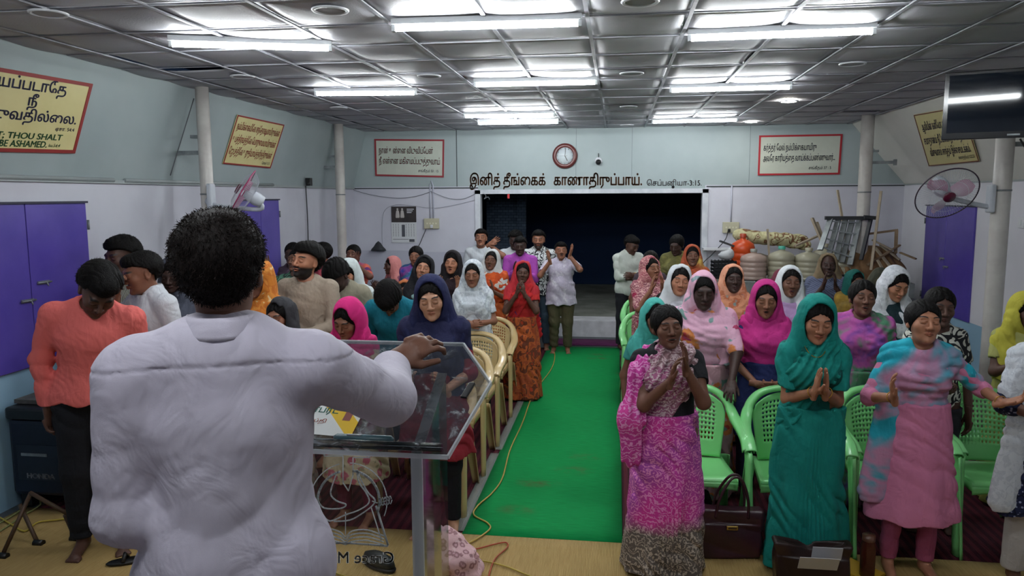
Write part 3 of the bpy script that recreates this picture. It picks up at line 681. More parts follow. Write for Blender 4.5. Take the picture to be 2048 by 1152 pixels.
def to_mesh(name, V, Q, mats, col=None, mi=None):
    me = bpy.data.meshes.new(name); n, m = len(V), len(Q)
    me.vertices.add(n); me.vertices.foreach_set('co', np.asarray(V, np.float32).ravel())
    me.loops.add(4*m); me.loops.foreach_set('vertex_index', np.asarray(Q, np.int32).ravel())
    me.polygons.add(m); me.polygons.foreach_set('loop_start', np.arange(0, 4*m, 4, dtype=np.int32))
    try: me.polygons.foreach_set('loop_total', np.full(m, 4, np.int32))
    except Exception: pass
    me.polygons.foreach_set('use_smooth', np.ones(m, bool))
    for x in (mats if isinstance(mats, (list, tuple)) else [mats]): me.materials.append(x)
    if mi is not None: me.polygons.foreach_set('material_index', mi)
    me.update(calc_edges=True); me.validate()
    if col is not None:
        a = me.attributes.new('Col', 'FLOAT_COLOR', 'POINT'); c = np.ones((n, 4), np.float32); c[:, :3] = col; a.data.foreach_set('color', c.ravel())
    return me

# skin: albedo per vertex (lips, brows and so on are the skin's own colours)
m_skin = base_mat('skin', rough=.5, spec=.35); t = NT(m_skin); at = t.n('ShaderNodeAttribute', attribute_name='Col'); v = t.coord()
t.color(t.mix(t.ramp(t.noise(v, 25, 3), [(.35, (0, 0, 0, 1)), (.65, (.35, .35, .35, 1))]), at.outputs['Color'], t.mix(1.0, at.outputs['Color'], (.78, .74, .74, 1), 'MULTIPLY')))
t.b.inputs['Subsurface Weight'].default_value = .0; t.bump(t.noise(v, 160, 2), .12, .003)
def hair_mat(h, curly=0):
    k = ('hair', h, curly)
    if k not in MATS:
        m = base_mat('hair', rough=.62, spec=.12); t = NT(m); v = t.coord((1, 1, .25) if not curly else (1, 1, 1))
        n = t.noise(v, 120 if not curly else 70, 3, .6, .4 if not curly else 2); t.color(t.ramp(n, [(.3, hx(h, .4)), (.7, hx(h, 1.3))])); t.bump(n, .8, .008); MATS[k] = m
    return MATS[k]

def rotm(pitch=0, yaw=0, roll=0):
    """pitch>0 looks down, yaw>0 turns towards +x, roll>0 tilts towards +x; the figure faces -y"""
    return np.array(Matrix.Rotation(yaw, 3, 'Z') @ Matrix.Rotation(pitch, 3, 'X') @ Matrix.Rotation(roll, 3, 'Y'))
_heads = {}
def head_mesh(mouth, eyes, male, res):
    key = (mouth, eyes, male, res)
    if key in _heads: return _heads[key]
    g = Grid((-.1, -.14, -.15), (.1, .13, .13), res); jw = .047 if male else .041
    g.add(EL((0, .015, .030), (.074, .092, .083)), EL((0, -.028, -.022), (.061 if male else .058, .062, .082)), EL((0, -.045, -.078), (jw, .038, .031)), k=.03)
    g.add(EL((.037, -.060, -.022), (.023, .022, .022)), EL((-.037, -.060, -.022), (.023, .022, .022)), k=.025)
    g.add(RC((-.034, -.080, .024), (.034, -.080, .024), .012, .012), k=.02)
    for s in (1, -1): g.sub(EL((s*.031, -.100, .006), (.019, .015, .011)), k=.012)
    for s in (1, -1): g.add(EL((s*.031, -.0785, .003), (.0145, .0135, .0105)), k=.003)
    for s in (1, -1): g.add(RC((s*.018, -.088, .0105), (s*.045, -.079, .0085), .0042, .003), k=.005)
    g.add(RC((0, -.089, .014), (0, -.108, -.022), .0075, .0105), k=.010); g.add(EL((0, -.108, -.027), (.0105, .011, .009)), RC((-.0155, -.098, -.030), (.0155, -.098, -.030), .0075, .0075), k=.007)
    for s in (1, -1): g.sub(EL((s*.006, -.108, -.0375), (.0035, .005, .003)), k=.002)
    w = {'closed': .021, 'open': .019, 'smile': .027, 'cry': .028}[mouth]; o = {'closed': 0, 'open': .012, 'smile': .004, 'cry': .007}[mouth]
    cz = {'smile': .004, 'cry': -.002}.get(mouth, 0)
    for s in (1, -1):
        g.add(RC((0, -.0985, -.0515+o*.25), (s*w, -.086, -.056+cz), .0055, .003), RC((0, -.0955, -.0615-o), (s*w*.85, -.085, -.058+cz-o*.3), .0062, .003), k=.004)
    if o: g.sub(EL((0, -.101, -.0565-o*.45), (w*.80, .022, o*.62+.0012)), k=.002)
    g.add(EL((0, -.078, -.094-o*.3), (.020, .017, .014)), k=.018)
    for s in (1, -1): g.add(EL((s*.0745, .010, -.005), (.0075, .018, .030)), EL((s*.072, .004, -.024), (.008, .010, .012)), k=.006); g.sub(EL((s*.083, .008, -.004), (.005, .009, .017)), k=.004)
    g.add(RC((0, .012, -.05), (0, .018, -.14), .047 if male else .041, .05 if male else .043), k=.03)
    V, Q = g.mesh(); x, y, z = V.T; ax = np.abs(x); ss = lambda d, w: np.clip(.5-d/w, 0, 1); f = (y < -.055)
    pin = .006 if mouth in ('cry',) else .0
    bz = .0265 + .006*np.sin(np.clip((ax-.012)/.036, 0, 1)*2.6) - pin*(ax > .03)*.6
    brow = ss(np.abs(z-bz)-(.0048 if male else .0036), res*.8)*ss(np.abs(ax-.031)-.0185, .006)*f
    lash = ss(np.abs(z-(-.0022-.0042*(1-((ax-.031)/.016)**2)))-.0016, res)*ss(np.abs(ax-.031)-.0145, .004)*f if eyes == 'closed' else ss(np.abs(z-(.0055+.003*(1-((ax-.031)/.016)**2)))-.0016, res)*ss(np.abs(ax-.031)-.0155, .004)*f
    white = np.zeros(len(V)); iris = white.copy()
    if eyes == 'open':
        white = ss(((ax-.031)/.0135)**2+((z-.002)/.0052)**2-1, .5)*f; iris = ss(np.sqrt((ax-.031)**2+(z-.0025)**2)-.0055, res)*f
    zz = z-(-.0565-o*.45); lip = ss((x/(w*1.0))**2+(zz/(.0095+o*.95))**2-1, .25)*(y < -.082)
    inner = ss((x/(w*.78))**2+(zz/(o*.62+.0008))**2-1, .4)*(y < -.072)
    teeth = inner*(zz > (.25*o if mouth == 'open' else -.1*o))*(o > 0) if o else inner*0
    beard = ss(z+.035+.9*np.maximum(0, -y-.05)*0, .02)*(y < .01)*ss(-(np.sqrt((x/.022)**2+((z+.055)/.013)**2)-1), .3); stache = ss(np.abs(z+.0435)-.0045, .004)*ss(ax-.026, .006)*(y < -.082)
    beard = beard*ss(z+.03+(ax < .04)*.004, .02)*ss(.0-(z+.13), .02)
    _heads[key] = (V, Q, dict(brow=brow, lash=lash, white=white, iris=iris, lip=lip, inner=inner, teeth=teeth, beard=beard, stache=stache)); return _heads[key]

_hands = {}
def hand_mesh(curl, spread, res, thumb=0):
    key = (curl, spread, res, thumb)
    if key in _hands: return _hands[key]
    g = Grid((-.09, -.11, -.05), (.12, .06, .21), res)
    g.add(RC((.004, 0, .018), (.004, -.001, .072), .031, .038, ((0, 1, 0), 2.5)), RC((0, 0, -.035), (0, 0, .015), .026, .027, ((0, 1, 0), 1.35)), k=.012)
    g.add(EL((.022, -.008, .035), (.015, .012, .026)), k=.012)
    for i, (bx, L) in enumerate([(.030, .070), (.0105, .079), (-.009, .074), (-.027, .058)]):
        a = spread*(1.2-i*.8)*.22; cz = curl*(1+.12*i); p = np.array([bx, 0, .090-.004*abs(i-1)]); ang = cz*.45
        for k, (f, r0, r1) in enumerate([(.45, .0088, .0080), (.31, .0080, .0074), (.24, .0074, .0060)]):
            d = np.array([math.sin(a)*math.cos(ang), -math.sin(ang), math.cos(ang)*math.cos(a)]); q = p+d*L*f
            if k == 0: g.add(RC(p-d*.02, q, r0, r1), k=.006)
            else: g.add(RC(p, q, r0, r1), k=.002)
            p = q; ang += cz*.75
    t = .5*(1-thumb); g.add(RC((.020, -.004, .022), (.040+.014*t, -.014, .056), .0125, .0105), k=.008); g.add(RC((.040+.014*t, -.014, .056), (.046+.026*t, -.022, .098), .0102, .0075), k=.003)
    V, Q = g.mesh(); _hands[key] = (V, Q); return _hands[key]
def frame(zdir, ydir):
    z = np.array(zdir, float); z /= np.linalg.norm(z); y = np.array(ydir, float); y -= z*(y@z); y /= np.linalg.norm(y)+1e-9; return np.stack([np.cross(y, z), y, z], 1)

# arm presets in body coordinates of a 1.6 m figure facing -y: wrist, finger direction, palm normal, curl, spread, elbow pull
ARM = {
 'down':    ((.215, -.03, .80), (.05, -.1, -1), (-1, -.1, 0), .5, .1, (.4, .5, 0)),
 'namaste': ((.028, -.225, 1.12), (-.08, -.45, 1), (-1, 0, 0), .05, .0, (.2, .35, -1)),
 'clap':    ((.065, -.25, 1.15), (-.05, -.35, 1), (-1, -.1, .1), .25, .5, (.45, .2, -1)),
 'claphigh':((.060, -.22, 1.30), (-.1, -.2, 1), (-1, -.1, 0), .2, .4, (.5, .1, -1)),
 'facehold':((.045, -.19, 1.27), (-.18, -.15, 1), (-.9, .4, 0), .35, .8, (.5, .0, -1)),
 'clasp':   ((.075, -.22, .99), (-1, -.35, .12), (.1, .8, .5), .8, .1, (.7, .5, -.6)),
 'clasplow': ((.08, -.22, .92), (-1, -.3, -.1), (.1, .8, .3), .8, .1, (1, .3, -.1)),
 'open':    ((.235, -.25, 1.12), (.35, -.55, .75), (-.3, -.3, .9), .35, .5, (.9, .3, -.8)),
 'openup':  ((.24, -.17, 1.34), (.25, -.2, 1), (-.6, -.8, .0), .2, .8, (1, .1, -.7)),
 'fold':    ((.03, -.20, 1.03), (-1, -.1, .15), (0, 1, -.2), .6, .1, (.7, .5, -.6)),
 'rail':    ((.19, -.26, .86), (-.25, -.8, -.5), (0, .3, -1), .5, .5, (1, .3, 0)),
}
def mirror(a):
    w, f, n, c, s, e = a; m = lambda q: (-q[0], q[1], q[2]); return (m(w), m(f), m(n), c, s, m(e))
SKIN = {'fair': '#bd8e73', 'tan': '#a8745a', 'med': '#8a5d48', 'brown': '#6d4a3b', 'dark': '#54392f', 'deep': '#3e2a25'}
NP = [0]
def person(px, py, Y, label, group=None, h=None, face=0.0, skin='med', male=False, w=1.0, lean=0.0, side=0.0, head=(0, 0, 0), mouth='closed', eyes='closed', beard=0, stache=0,
           arms=('down', 'down'), top=None, sleeve=.55, hem=.80, bottom=None, bkind='pants', drape=None, dkind='pallu', veil=None, vlong=1.0, hair='short', hcol='#0d0b0b', res=None, turn=None, ground=0.0, flare=1.0, collar=None, foot=True, drop=None, gold=0, loose=0, sdisp=None, hdisp=None, dist=None, hsc=1.07, tail=None):
    """px, py = top of the head in the photo, Y = distance into the hall; everything else in body coordinates"""
    NP[0] += 1; seed = NP[0]; dist = dist or Y
    rh = .0027 if dist < 5 else (.004 if dist < 7.5 else .0055)
    rb = res or (.007 if dist < 5 else (.009 if dist < 7.5 else .012)); rc = res or (.0065 if dist < 5 else (.0085 if dist < 7.5 else .012)); rhand = .003 if dist < 5 else (.004 if dist < 7.5 else .0055)
    T = ay(px, py, Y); Rl = np.array(Matrix.Rotation(lean, 3, 'X') @ Matrix.Rotation(side, 3, 'Y')); piv = np.array([0, .0, .93])
    UB = lambda p: tuple(piv + Rl @ (np.array(p, float)-piv))
    Hp = UB((0, .0, 1.395)); Rh = Rl @ rotm(*head) if False else rotm(head[0]+lean, head[1], head[2]+side)
    hs = hsc; hc = np.array(Hp) + Rh @ np.array([0, -.018, .100]); hl = lambda p: tuple(hc + Rh @ (np.array(p, float)*hs)); hr = lambda *r: tuple(q*hs for q in r)
    topv = (hc[2] + max((Rh @ np.array(q))[2] for q in ((0, .016, .126), (0, -.053, .107), (0, .107, .085)))) + (.012 if veil else .004)
    s = (T.z-ground)/topv; tv = hc + Rh @ np.array([0, .0, .1])
    rz = face; cr, sr = math.cos(rz), math.sin(rz)
    ox, oy = T.x-(cr*tv[0]-sr*tv[1])*s, T.y-(sr*tv[0]+cr*tv[1])*s
    root = empty('person', (ox, oy, ground), rz, label, 'person', group)
    W = w*(1.04 if male else .97); SH = .168*W if male else .143*W
    def out(name, g, mats, parent=root, col=None):
        V, Q = g.mesh() if isinstance(g, Grid) else g
        if not len(V): return None
        return link(name, to_mesh(name, V*s, Q, mats, col), parent)
    # --- skeleton
    arm = []
    for i, a in enumerate(arms):
        a = ARM[a] if isinstance(a, str) else a; sg = 1 if i == 0 else -1
        if i == 1 and isinstance(arms[1], str): a = mirror(a)
        S_ = np.array(UB((sg*SH, .01, 1.298))); Wp = np.array(UB(a[0])); la, lb = .275, .245
        d = Wp-S_; Ld = np.linalg.norm(d); mx = (la+lb)*.985
        if Ld > mx: Wp = S_+d/Ld*mx; d = Wp-S_; Ld = mx
        u = d/Ld; x = (la*la-lb*lb+Ld*Ld)/(2*Ld); hh = math.sqrt(max(1e-5, la*la-x*x)); p = np.array(a[5], float); p -= u*(p@u); p /= np.linalg.norm(p)+1e-6
        arm.append((S_, S_+u*x+p*hh, Wp, a, sg))
    ub = lambda c, r: EL(UB(c), r, Rl)
    fat = lambda r, e: tuple(q+e for q in r)
    def torso(e):
        L = [EL((0, .0, .90), fat((.165*W, .112*W, .12), e)), ub((0, 0, 1.03), fat((.138*W, .10*W, .13), e)), ub((0, .0, 1.19), fat((.155*W, .108*W, .15), e)),
             RC(UB((0, .01, 1.325)), UB((SH-.03, .01, 1.300)), .056+e, .052+e), RC(UB((0, .01, 1.325)), UB((-SH+.03, .01, 1.300)), .056+e, .052+e), RC(UB((-.05, .015, 1.348)), UB((.05, .015, 1.348)), .040+e*.7, .040+e*.7)]
        if not male: L += [EL(UB((.068*W, -.085*W, 1.19)), (.062+e, .052+e, .058+e)), EL(UB((-.068*W, -.085*W, 1.19)), (.062+e, .052+e, .058+e))]
        elif w > 1.08: L += [EL(UB((0, -.06, 1.0)), (.12*W+e, .09*W+e, .13+e))]
        return L
    ur, er, wr = (.047, .038, .027) if male else (.043*W, .034*W, .023)
    def armp(e, f0=0., f1=2., es=None):
        out_ = []
        for S_, E_, Wp, a, sg in arm:
            es_ = es or e
            if f1 > 0:
                t1 = min(1, f1); out_.append(RC(S_, S_+(E_-S_)*t1, ur+e, ur+(er-ur)*t1+es_))
            if f1 > 1: t2 = f1-1; out_.append(RC(E_, E_+(Wp-E_)*t2, er+es_, er+(wr-er)*t2+es_))
        return out_
    lo = lambda z0: (-.62, -.62, z0); ext = .62
    allp = [a[1] for a in arm]+[a[2] for a in arm]+[hc]; xs = [p[0] for p in allp]+[-.3, .3]; ys = [p[1] for p in allp]+[-.26, .24]
    BLO = (min(xs)-.12, min(ys)-.12, -.02); BHI = (max(xs)+.12, max(ys)+.12, max(1.45, hc[2]+.05, max(p[2] for p in allp)+.08))
    # --- body: legs, torso, neck, arms in one field; head and hands finer, merging into it
    g = Grid(BLO, BHI, rb); g.add(*torso(-.006), k=.05)
    for sg in (1, -1):
        g.add(RC((sg*.085*W, 0, .86), (sg*.095, -.012, .46), .086*W, .054), RC((sg*.095, -.012, .46), (sg*.10, .02, .085), .052, .034), k=.04)
        g.add(RC((sg*.10, .03, .04), (sg*.115, -.125, .025), .034, .027, ((0, 0, 1), 1.15)), k=.03)
        for j in range(5): g.add(RC((sg*(.09+.013*j), -.135, .018), (sg*(.092+.0145*j), -.165+.006*j, .014), .0105 if j else .013, .009), k=.006)
    g.add(RC(UB((0, .012, 1.33)), tuple(hc+Rh@np.array([0, .018, -.09])), .056 if male else .046, .046 if male else .041), k=.035)
    g.add(*armp(0), k=.03)
    V, Q = g.mesh(); HV, HQ, mk = head_mesh(mouth, eyes, male, rh)
    VH = (HV*hs) @ Rh.T + hc; Vs, Qs, n = [V, VH], [Q, HQ+len(V)], len(V)+len(VH)
    for S_, E_, Wp, a, sg in arm:
        v, q = hand_mesh(a[3], a[4], rhand); v = v.copy(); sc = 1.06 if male else .98; fr = frame(a[1], tuple(-x for x in a[2]))
        # thumb on the side nearer the body's front / inside
        want = np.cross(np.array(a[2], float), np.array(a[1], float))*(-sg)
        if fr[:, 0] @ want < 0: v[:, 0] *= -1; q = q[:, ::-1]
        Vs.append((v*sc) @ (Rl @ fr).T + Wp); Qs.append(q+n); n += len(v)
    V = np.concatenate(Vs); Q = np.concatenate(Qs); base = np.array(hx(SKIN[skin])[:3]); col = np.tile(base, (len(V), 1)); k0 = len(Vs[0]); hd = col[k0:k0+len(VH)]
    def blend(mask, c, a=1): hd[:] = hd*(1-(mask*a)[:, None]) + np.array(c)*(mask*a)[:, None]
    blend(mk['lip'], base*np.array([.95, .62, .62]), .75)
    if beard: blend(mk['beard'], (.012, .010, .010), beard)
    if stache or beard: blend(mk['stache'], (.012, .010, .010), max(stache, beard))
    blend(mk['inner'], (.05, .012, .012)); blend(mk['teeth'], (.55, .52, .47)); blend(mk['brow'], (.008, .006, .006), 1); blend(mk['white'], (.45, .43, .42)); blend(mk['iris'], (.02, .012, .01)); blend(mk['lash'], (.02, .014, .012), .9)
    out('body', (V, Q), m_skin, col=col)
    # --- hair
    if hair:
        gh = Grid(hc-.19, hc+.19, rh*1.25 if not veil else rh*1.6); th = {'short': .014, 'thick': .024, 'back': .009, 'bun': .009, 'child': .012}.get(hair, .01)
        gh.add(EL(hl((0, .020, .030)), hr(.077+th, .096+th, .085+th), Rh), k=.01)
        if hair in ('thick', 'short'): gh.add(EL(hl((0, -.045, .088)), hr(.055, .045, .026+th*.5), Rh), k=.03)
        def cutf(x, y, z):
            q = [((x-hc[0])*Rh[0, i]+(y-hc[1])*Rh[1, i]+(z-hc[2])*Rh[2, i])/hs for i in range(3)]
            fr = .068 - .012*np.cos(q[0]*40) if male else .060-8*q[0]**2
            line = fr - np.clip(q[1]+.075, -.1, .3)*(.52 if male else .85) - (q[1] > .02)*.03
            o_ = np.where(q[1] < .05, (line-q[2])*.8, (-.085-q[2]) if male else (-.10-q[2]))
            return np.maximum(o_, np.abs(q[0])-(.070+.55*np.clip(q[2]+.012, 0, 1))) if male else o_
        gh.cutall(cutf)
        if hair in ('bun', 'back') : gh.add(EL(hl((0, .118, -.02)), hr(.036, .030, .040), Rh), k=.015)
        f = wrk(seed+50, 130 if hair != 'thick' else 105, .0035 if hair != 'thick' else .0055, (.6, .3, .3) if male else (1, .2, 0)); gh.disp(f, .03)
        if not male: gh.disp(lambda x, y, z: .005*np.exp(-(((x-hc[0])/.006)**2))*(y < hc[1]), .03)
        if hdisp: gh.disp(hdisp(hc, Rh), .03)
        hob = out('hair', gh, hair_mat(hcol, hair == 'thick'))
    # --- lower garment
    if bottom:
        zb = BHI[2]
        if bkind in ('pants', 'leggings', 'jeans'):
            e = {'pants': .016, 'leggings': .006, 'jeans': .010}[bkind]; g = Grid((-.32, -.28, .0), (.32, .28, 1.06), rc); g.add(EL((0, 0, .92), (.165*W+e+.006, .115*W+e+.006, .12)), k=.03)
            for sg in (1, -1): g.add(RC((sg*.085*W, 0, .86), (sg*.095, -.012, .46), .088*W+e, .056+e*1.3), RC((sg*.095, -.012, .46), (sg*.10, .02, .10), .054+e*1.4, .036+e*1.7), k=.04)
            pt = max(hem+.03, .5) if top is not None else .99; g.cutall(lambda x, y, z: np.maximum(.085-z, z-pt)+0*x+0*y); g.disp(wrk(seed, 30, .006, (.3, .4, 1)))
        else:
            fl = flare; g = Grid((-.34*fl, -.30*fl, 0), (.34*fl, .30*fl, 1.05), rc)
            def skirt(x, y, z):
                t = np.clip((.96-z)/.93, 0, 1); th = np.arctan2(x, -y); a = (.160*W+.016)+(.055*fl)*t-.02*np.sin(PI*t)*0; b = (.118*W+.016)+(.055*fl)*t
                front = np.exp(-(th/.45)**2); f = .010*t*np.sin(9*th+2.2*np.sin(3*z+seed)+seed)+.010*t*front*np.sin(46*th+1.5*np.sin(4*z))+.006*np.sin(5*th-7*z+seed)
                r = np.sqrt((x/a)**2+(y/b)**2); return (r-1)*np.minimum(a, b)*.85+f
            g.add(((-.34*fl, -.3*fl, 0), (.34*fl, .3*fl, 1.05), skirt)); g.cutall(lambda x, y, z: np.maximum(.035-z, z-.99)+0*x+0*y); g.disp(wrk(seed, 38, .009, (.7, .3, .5)))
        out({'saree': 'saree_skirt', 'skirt': 'skirt', 'leggings': 'leggings', 'jeans': 'jeans'}.get(bkind, 'trousers'), g, bottom)
    # --- upper garment
    if top:
        e = (.010 if male else .007)+loose; z0 = hem-.06; g = Grid((BLO[0], BLO[1], min(z0, .7)), BHI, rc if dist < 8 else rc*.9); g.add(*torso(e), k=.05)
        if hem < .78:
            def body(x, y, z):
                t = np.clip((1.0-z)/.6, 0, 1); th = np.arctan2(x, -y); a = (.155*W+.014)+.07*t*flare; b = (.112*W+.014)+.055*t*flare
                return (np.sqrt((x/a)**2+(y/b)**2)-1)*np.minimum(a, b)*.85+.008*t*np.sin(7*th+3*z+seed)
            g.add(((-.36, -.34, hem-.05), (.36, .34, 1.05), lambda x, y, z: np.maximum(body(x, y, z), z-1.03)), k=.04)
        elif male:
            g.add(EL((0, 0, .87), (.180*W+e, .130*W+e, .17)), k=.04)
            if loose: g.add(EL((0, 0, .98), (.150*W, .115*W, .30)), k=.03)
        g.add(*armp(e+.004, 0, sleeve, es=e+.003 if sleeve > 1 else e+.009), k=.03)
        for S_, E_, Wp, a, sg in arm:
            if sleeve <= 1.02:
                tt = S_+(E_-S_)*sleeve; d = (E_-S_)/np.linalg.norm(E_-S_); g.sub(RC(tt+d*.05, tt+d*.10, .085*W, .085*W))
        nh = UB((0, -.02, 1.385)); g.sub(EL(nh, (.062 if male else .075, .075, .042 if male else .07), Rl), k=.01)
        g.cutall(lambda x, y, z: hem-z+.008*np.sin(6*np.arctan2(x, -y))+0*x); am = .0065 if dist < 6 else .006
        am = .003 if sdisp else am; g.disp(wrk(seed+1, 26 if male else 34, am, (.5, .2, 1))); g.disp(wrk(seed+2, 85, am*.35, (1, .3, .6)))
        if sdisp: g.disp(sdisp, .02)
        out({True: 'shirt', False: 'kurta' if hem < .7 else 'blouse'}[male], g, top)
    if collar:
        mb = MB(); e_ = loose
        def ring(r, z, a, dz=0):      # a from 0 (one side of the front gap) round the back to 1
            th = math.radians(22+316*a); fr_ = math.cos(th); return Vector(UB((math.sin(th)*(r+e_*.7), .010-fr_*(r*1.06+e_*.7), z-.026*max(0, fr_)**1.5+dz)))*s
        mb.grid(lambda u, v: ring(.062-.006*v, 1.372+.040*v, u), 36, 3)
        def flap(u, v):
            tip = max(0, 1-min(u, 1-u)/.16); return ring(.0575+.017*v**.7+.010*tip*v, 1.4135, u, -(.040+.026*tip**1.5)*v)
        mb.grid(flap, 36, 5); mb.build('collar', collar, root, solid=.003*s)
    # --- drapes
    hcn = hc
    if drape:
        g = Grid((BLO[0], BLO[1], .45), (BHI[0], BHI[1], 1.5), rc)
        if dkind == 'pallu':       # from the right hip across to the left shoulder, falling down the back and side
            g.add(*torso(.019), k=.05); n = np.array([.41, 0, -.30]); n /= np.linalg.norm(n); c = np.array(UB((0, 0, 1.20))); nn = Rl @ n
            g.cutall(lambda x, y, z: (np.abs((x-c[0])*nn[0]+(y-c[1])*nn[1]+(z-c[2])*nn[2]+.012)-(.135 if tail else .105)*W)*.8)
            a = UB((SH-.035, .0, 1.375)); g.add(RC(UB((SH-.05, -.05, 1.335)), UB((SH-.04, .06, 1.345)), .04, .04), k=.03)
            g.add(RC(UB((SH-.05, .09, 1.32)), (.13, .15, .75), .065, .10, ((0, 1, 0), 2.6)), k=.03)
            g.disp(lambda x, y, z: .006*np.sin(((x-c[0])*nn[0]+(z-c[2])*nn[2])*150+1.5*np.sin(x*14)), .04)
        elif dkind in ('shawl', 'cape'):
            zc = .98 if dkind == 'shawl' else .86; g.add(*torso(.018), k=.05); g.add(*armp(.014, 0, .92), k=.055); c = np.array(UB((0, -.02, 1.40)))
            g.add(RC(UB((-SH, .0, 1.30)), UB((SH, .0, 1.30)), .060, .060), k=.05); g.sub(EL(UB((0, -.025, 1.40)), (.058, .07, .06), Rl), k=.012)
            g.cutall(lambda x, y, z: zc+.55*np.clip(np.abs(x)-.12, 0, 1)*.4-.25*np.clip(y, -.05, .2)-z)
            g.disp(lambda x, y, z: .0048*(.55+.45*np.sin(7*x+5*z+seed))*np.sin(np.sqrt((x-c[0]-.05*math.sin(seed))**2+(y-c[1]+.05)**2+(1.15*(z-c[2]))**2)*95+2.8*np.sin(x*10+seed)+2*np.sin(z*13+x*6+2*seed)), .045)
            if drop is not None:    # a loose end hanging at one side
                sg = drop; g.add(RC(UB((sg*(SH+.01), -.07, 1.22)), (sg*(SH+.09), -.09, .52), .055, .085, ((0, 1, 0), 2.6)), k=.04)
        elif dkind == 'cowl':       # soft loops round the neck and chest
            g.add(*torso(.020), k=.05); g.add(*armp(.012, 0, .55), k=.05); c = np.array(UB((0, -.04, 1.42)))
            g.cutall(lambda x, y, z: .99+.7*np.clip(np.abs(x)-.1, 0, 1)-z); g.sub(EL(UB((0, -.04, 1.40)), (.06, .07, .085), Rl), k=.012)
            g.disp(lambda x, y, z: .0075*(.6+.4*np.sin(9*x+seed))*np.sin(np.sqrt(((x-c[0]-.03)*.9)**2+(.8*(z-c[2]))**2)*100+1.6*np.sin(x*11+seed)+1.2*np.sin(z*15+seed)), .045)
        g.disp(wrk(seed+3, 40, .006, (.2, .2, 1))); out({'pallu': 'saree_drape', 'shawl': 'shawl', 'cape': 'shawl', 'cowl': 'shawl'}[dkind], g, drape)
    if tail:
        sg = tail[1]; g = Grid((BLO[0]-.1, BLO[1]-.1, .4), (BHI[0]+.1, BHI[1]+.1, 1.5), rc)
        g.add(RC(UB((sg*(SH-.05), .03, 1.34)), UB((sg*(SH+.02), -.06, 1.24)), .045, .06), RC(UB((sg*(SH+.02), -.06, 1.24)), (sg*(SH+.07), -.13, .98), .055, .070, ((0, 1, 0), 1.7)), RC((sg*(SH+.07), -.13, .98), (sg*(SH+.06), -.10, .74), .062, .05, ((0, 1, 0), 1.8)), k=.04)
        g.disp(lambda x, y, z: .006*np.sin(x*120+1.5*np.sin(z*14)+seed), .04); g.disp(wrk(seed+9, 36, .007, (1, .2, .2))); out('saree_end', g, tail[0])
    if veil:
        zv = 1.34-.34*vlong; g = Grid((BLO[0], min(BLO[1], hc[1]-.2), .45), (BHI[0], max(BHI[1], hc[1]+.2), hc[2]+.22), min(rc, .0095 if dist < 7 else .012))
        g.add(EL(hl((0, .024, .028)), hr(.096, .118, .111), Rh), EL(hl((0, .035, -.045)), hr(.097, .093, .10), Rh), RC(hl((0, .045, -.06)), UB((0, .045, 1.28)), .09, .11), k=.05)
        for sg in (1, -1):
            g.add(RC(hl((sg*.055, .01, -.06)), UB((sg*(SH-.005), -.0, 1.26)), .052, .060), k=.05)
            if vlong > .4: g.add(RC(UB((sg*(SH-.015), -.015, 1.28)), UB((sg*(SH-.0-.02*vlong), -.055, 1.30-.30*vlong)), .064, .070), k=.05)
        if vlong > .8: g.add(*[EL(UB((sg*.08*W, -.085, 1.16)), (.078, .058, .10)) for sg in (1, -1)], k=.05)
        # opening for the face and throat
        g.sub(EL(hl((0, -.115, .004)), hr(.081, .150, .124), Rh), k=.010); g.sub(EL(hl((0, -.035, .006)), hr(.070, .066, .096), Rh), k=.01)
        g.sub(RC(hl((0, -.13, -.10)), UB((0, -.17, 1.24 if vlong < 1.2 else 1.18)), .05, .012), k=.02)
        g.cutall(lambda x, y, z: zv-.35*np.clip(y, -.05, .2)+.3*np.clip(np.abs(x)-.16, 0, 1)-z+0*x)
        g.disp(lambda x, y, z: .0042*(.5+.5*np.sin(8*z+6*x+seed))*np.sin(np.sqrt((x-hcn[0])**2+(.42*(z-hcn[2]))**2)*105+2.4*np.sin(z*9+seed)+1.2*np.sin(y*18+x*9)), .045); g.disp(wrk(seed+4, 36, .005, (1, .3, .2)))
        out('head_scarf', g, veil)
    if gold:
        mgd = plain('#c79a45', .3, metal=1)
        for S_, E_, Wp, a, sg in arm:
            d = (Wp-E_)/np.linalg.norm(Wp-E_); fr = frame(d, (0, 1, .1)); p = Wp-d*.015; mb = MB()
            mb.tube([tuple((p+fr@np.array([math.cos(q)*.033, math.sin(q)*.030, 0]))*s) for q in np.linspace(0, 2*PI, 25)], .0028*s, 6, cap=False); mb.build('bangle', mgd, root)
        if gold > 1:
            mb = MB(); mb.tube([tuple(np.array(UB((.062*math.cos(q), -.035-.075*(math.sin(q) < 0)*abs(math.sin(q))+.03*(math.sin(q) > 0), 1.375+.085*min(0, math.sin(q)))))*s) for q in np.linspace(-PI, 0, 19)], .0022*s, 6, cap=False); mb.build('necklace', mgd, root)
    root['_s'] = s
    del root['_s']
    root.hide_render = False
    return root, dict(s=s, UB=UB, hc=hc, Rh=Rh, arm=arm, Rl=Rl, hl=hl, W=W, SH=SH, hair=hob if hair else None)

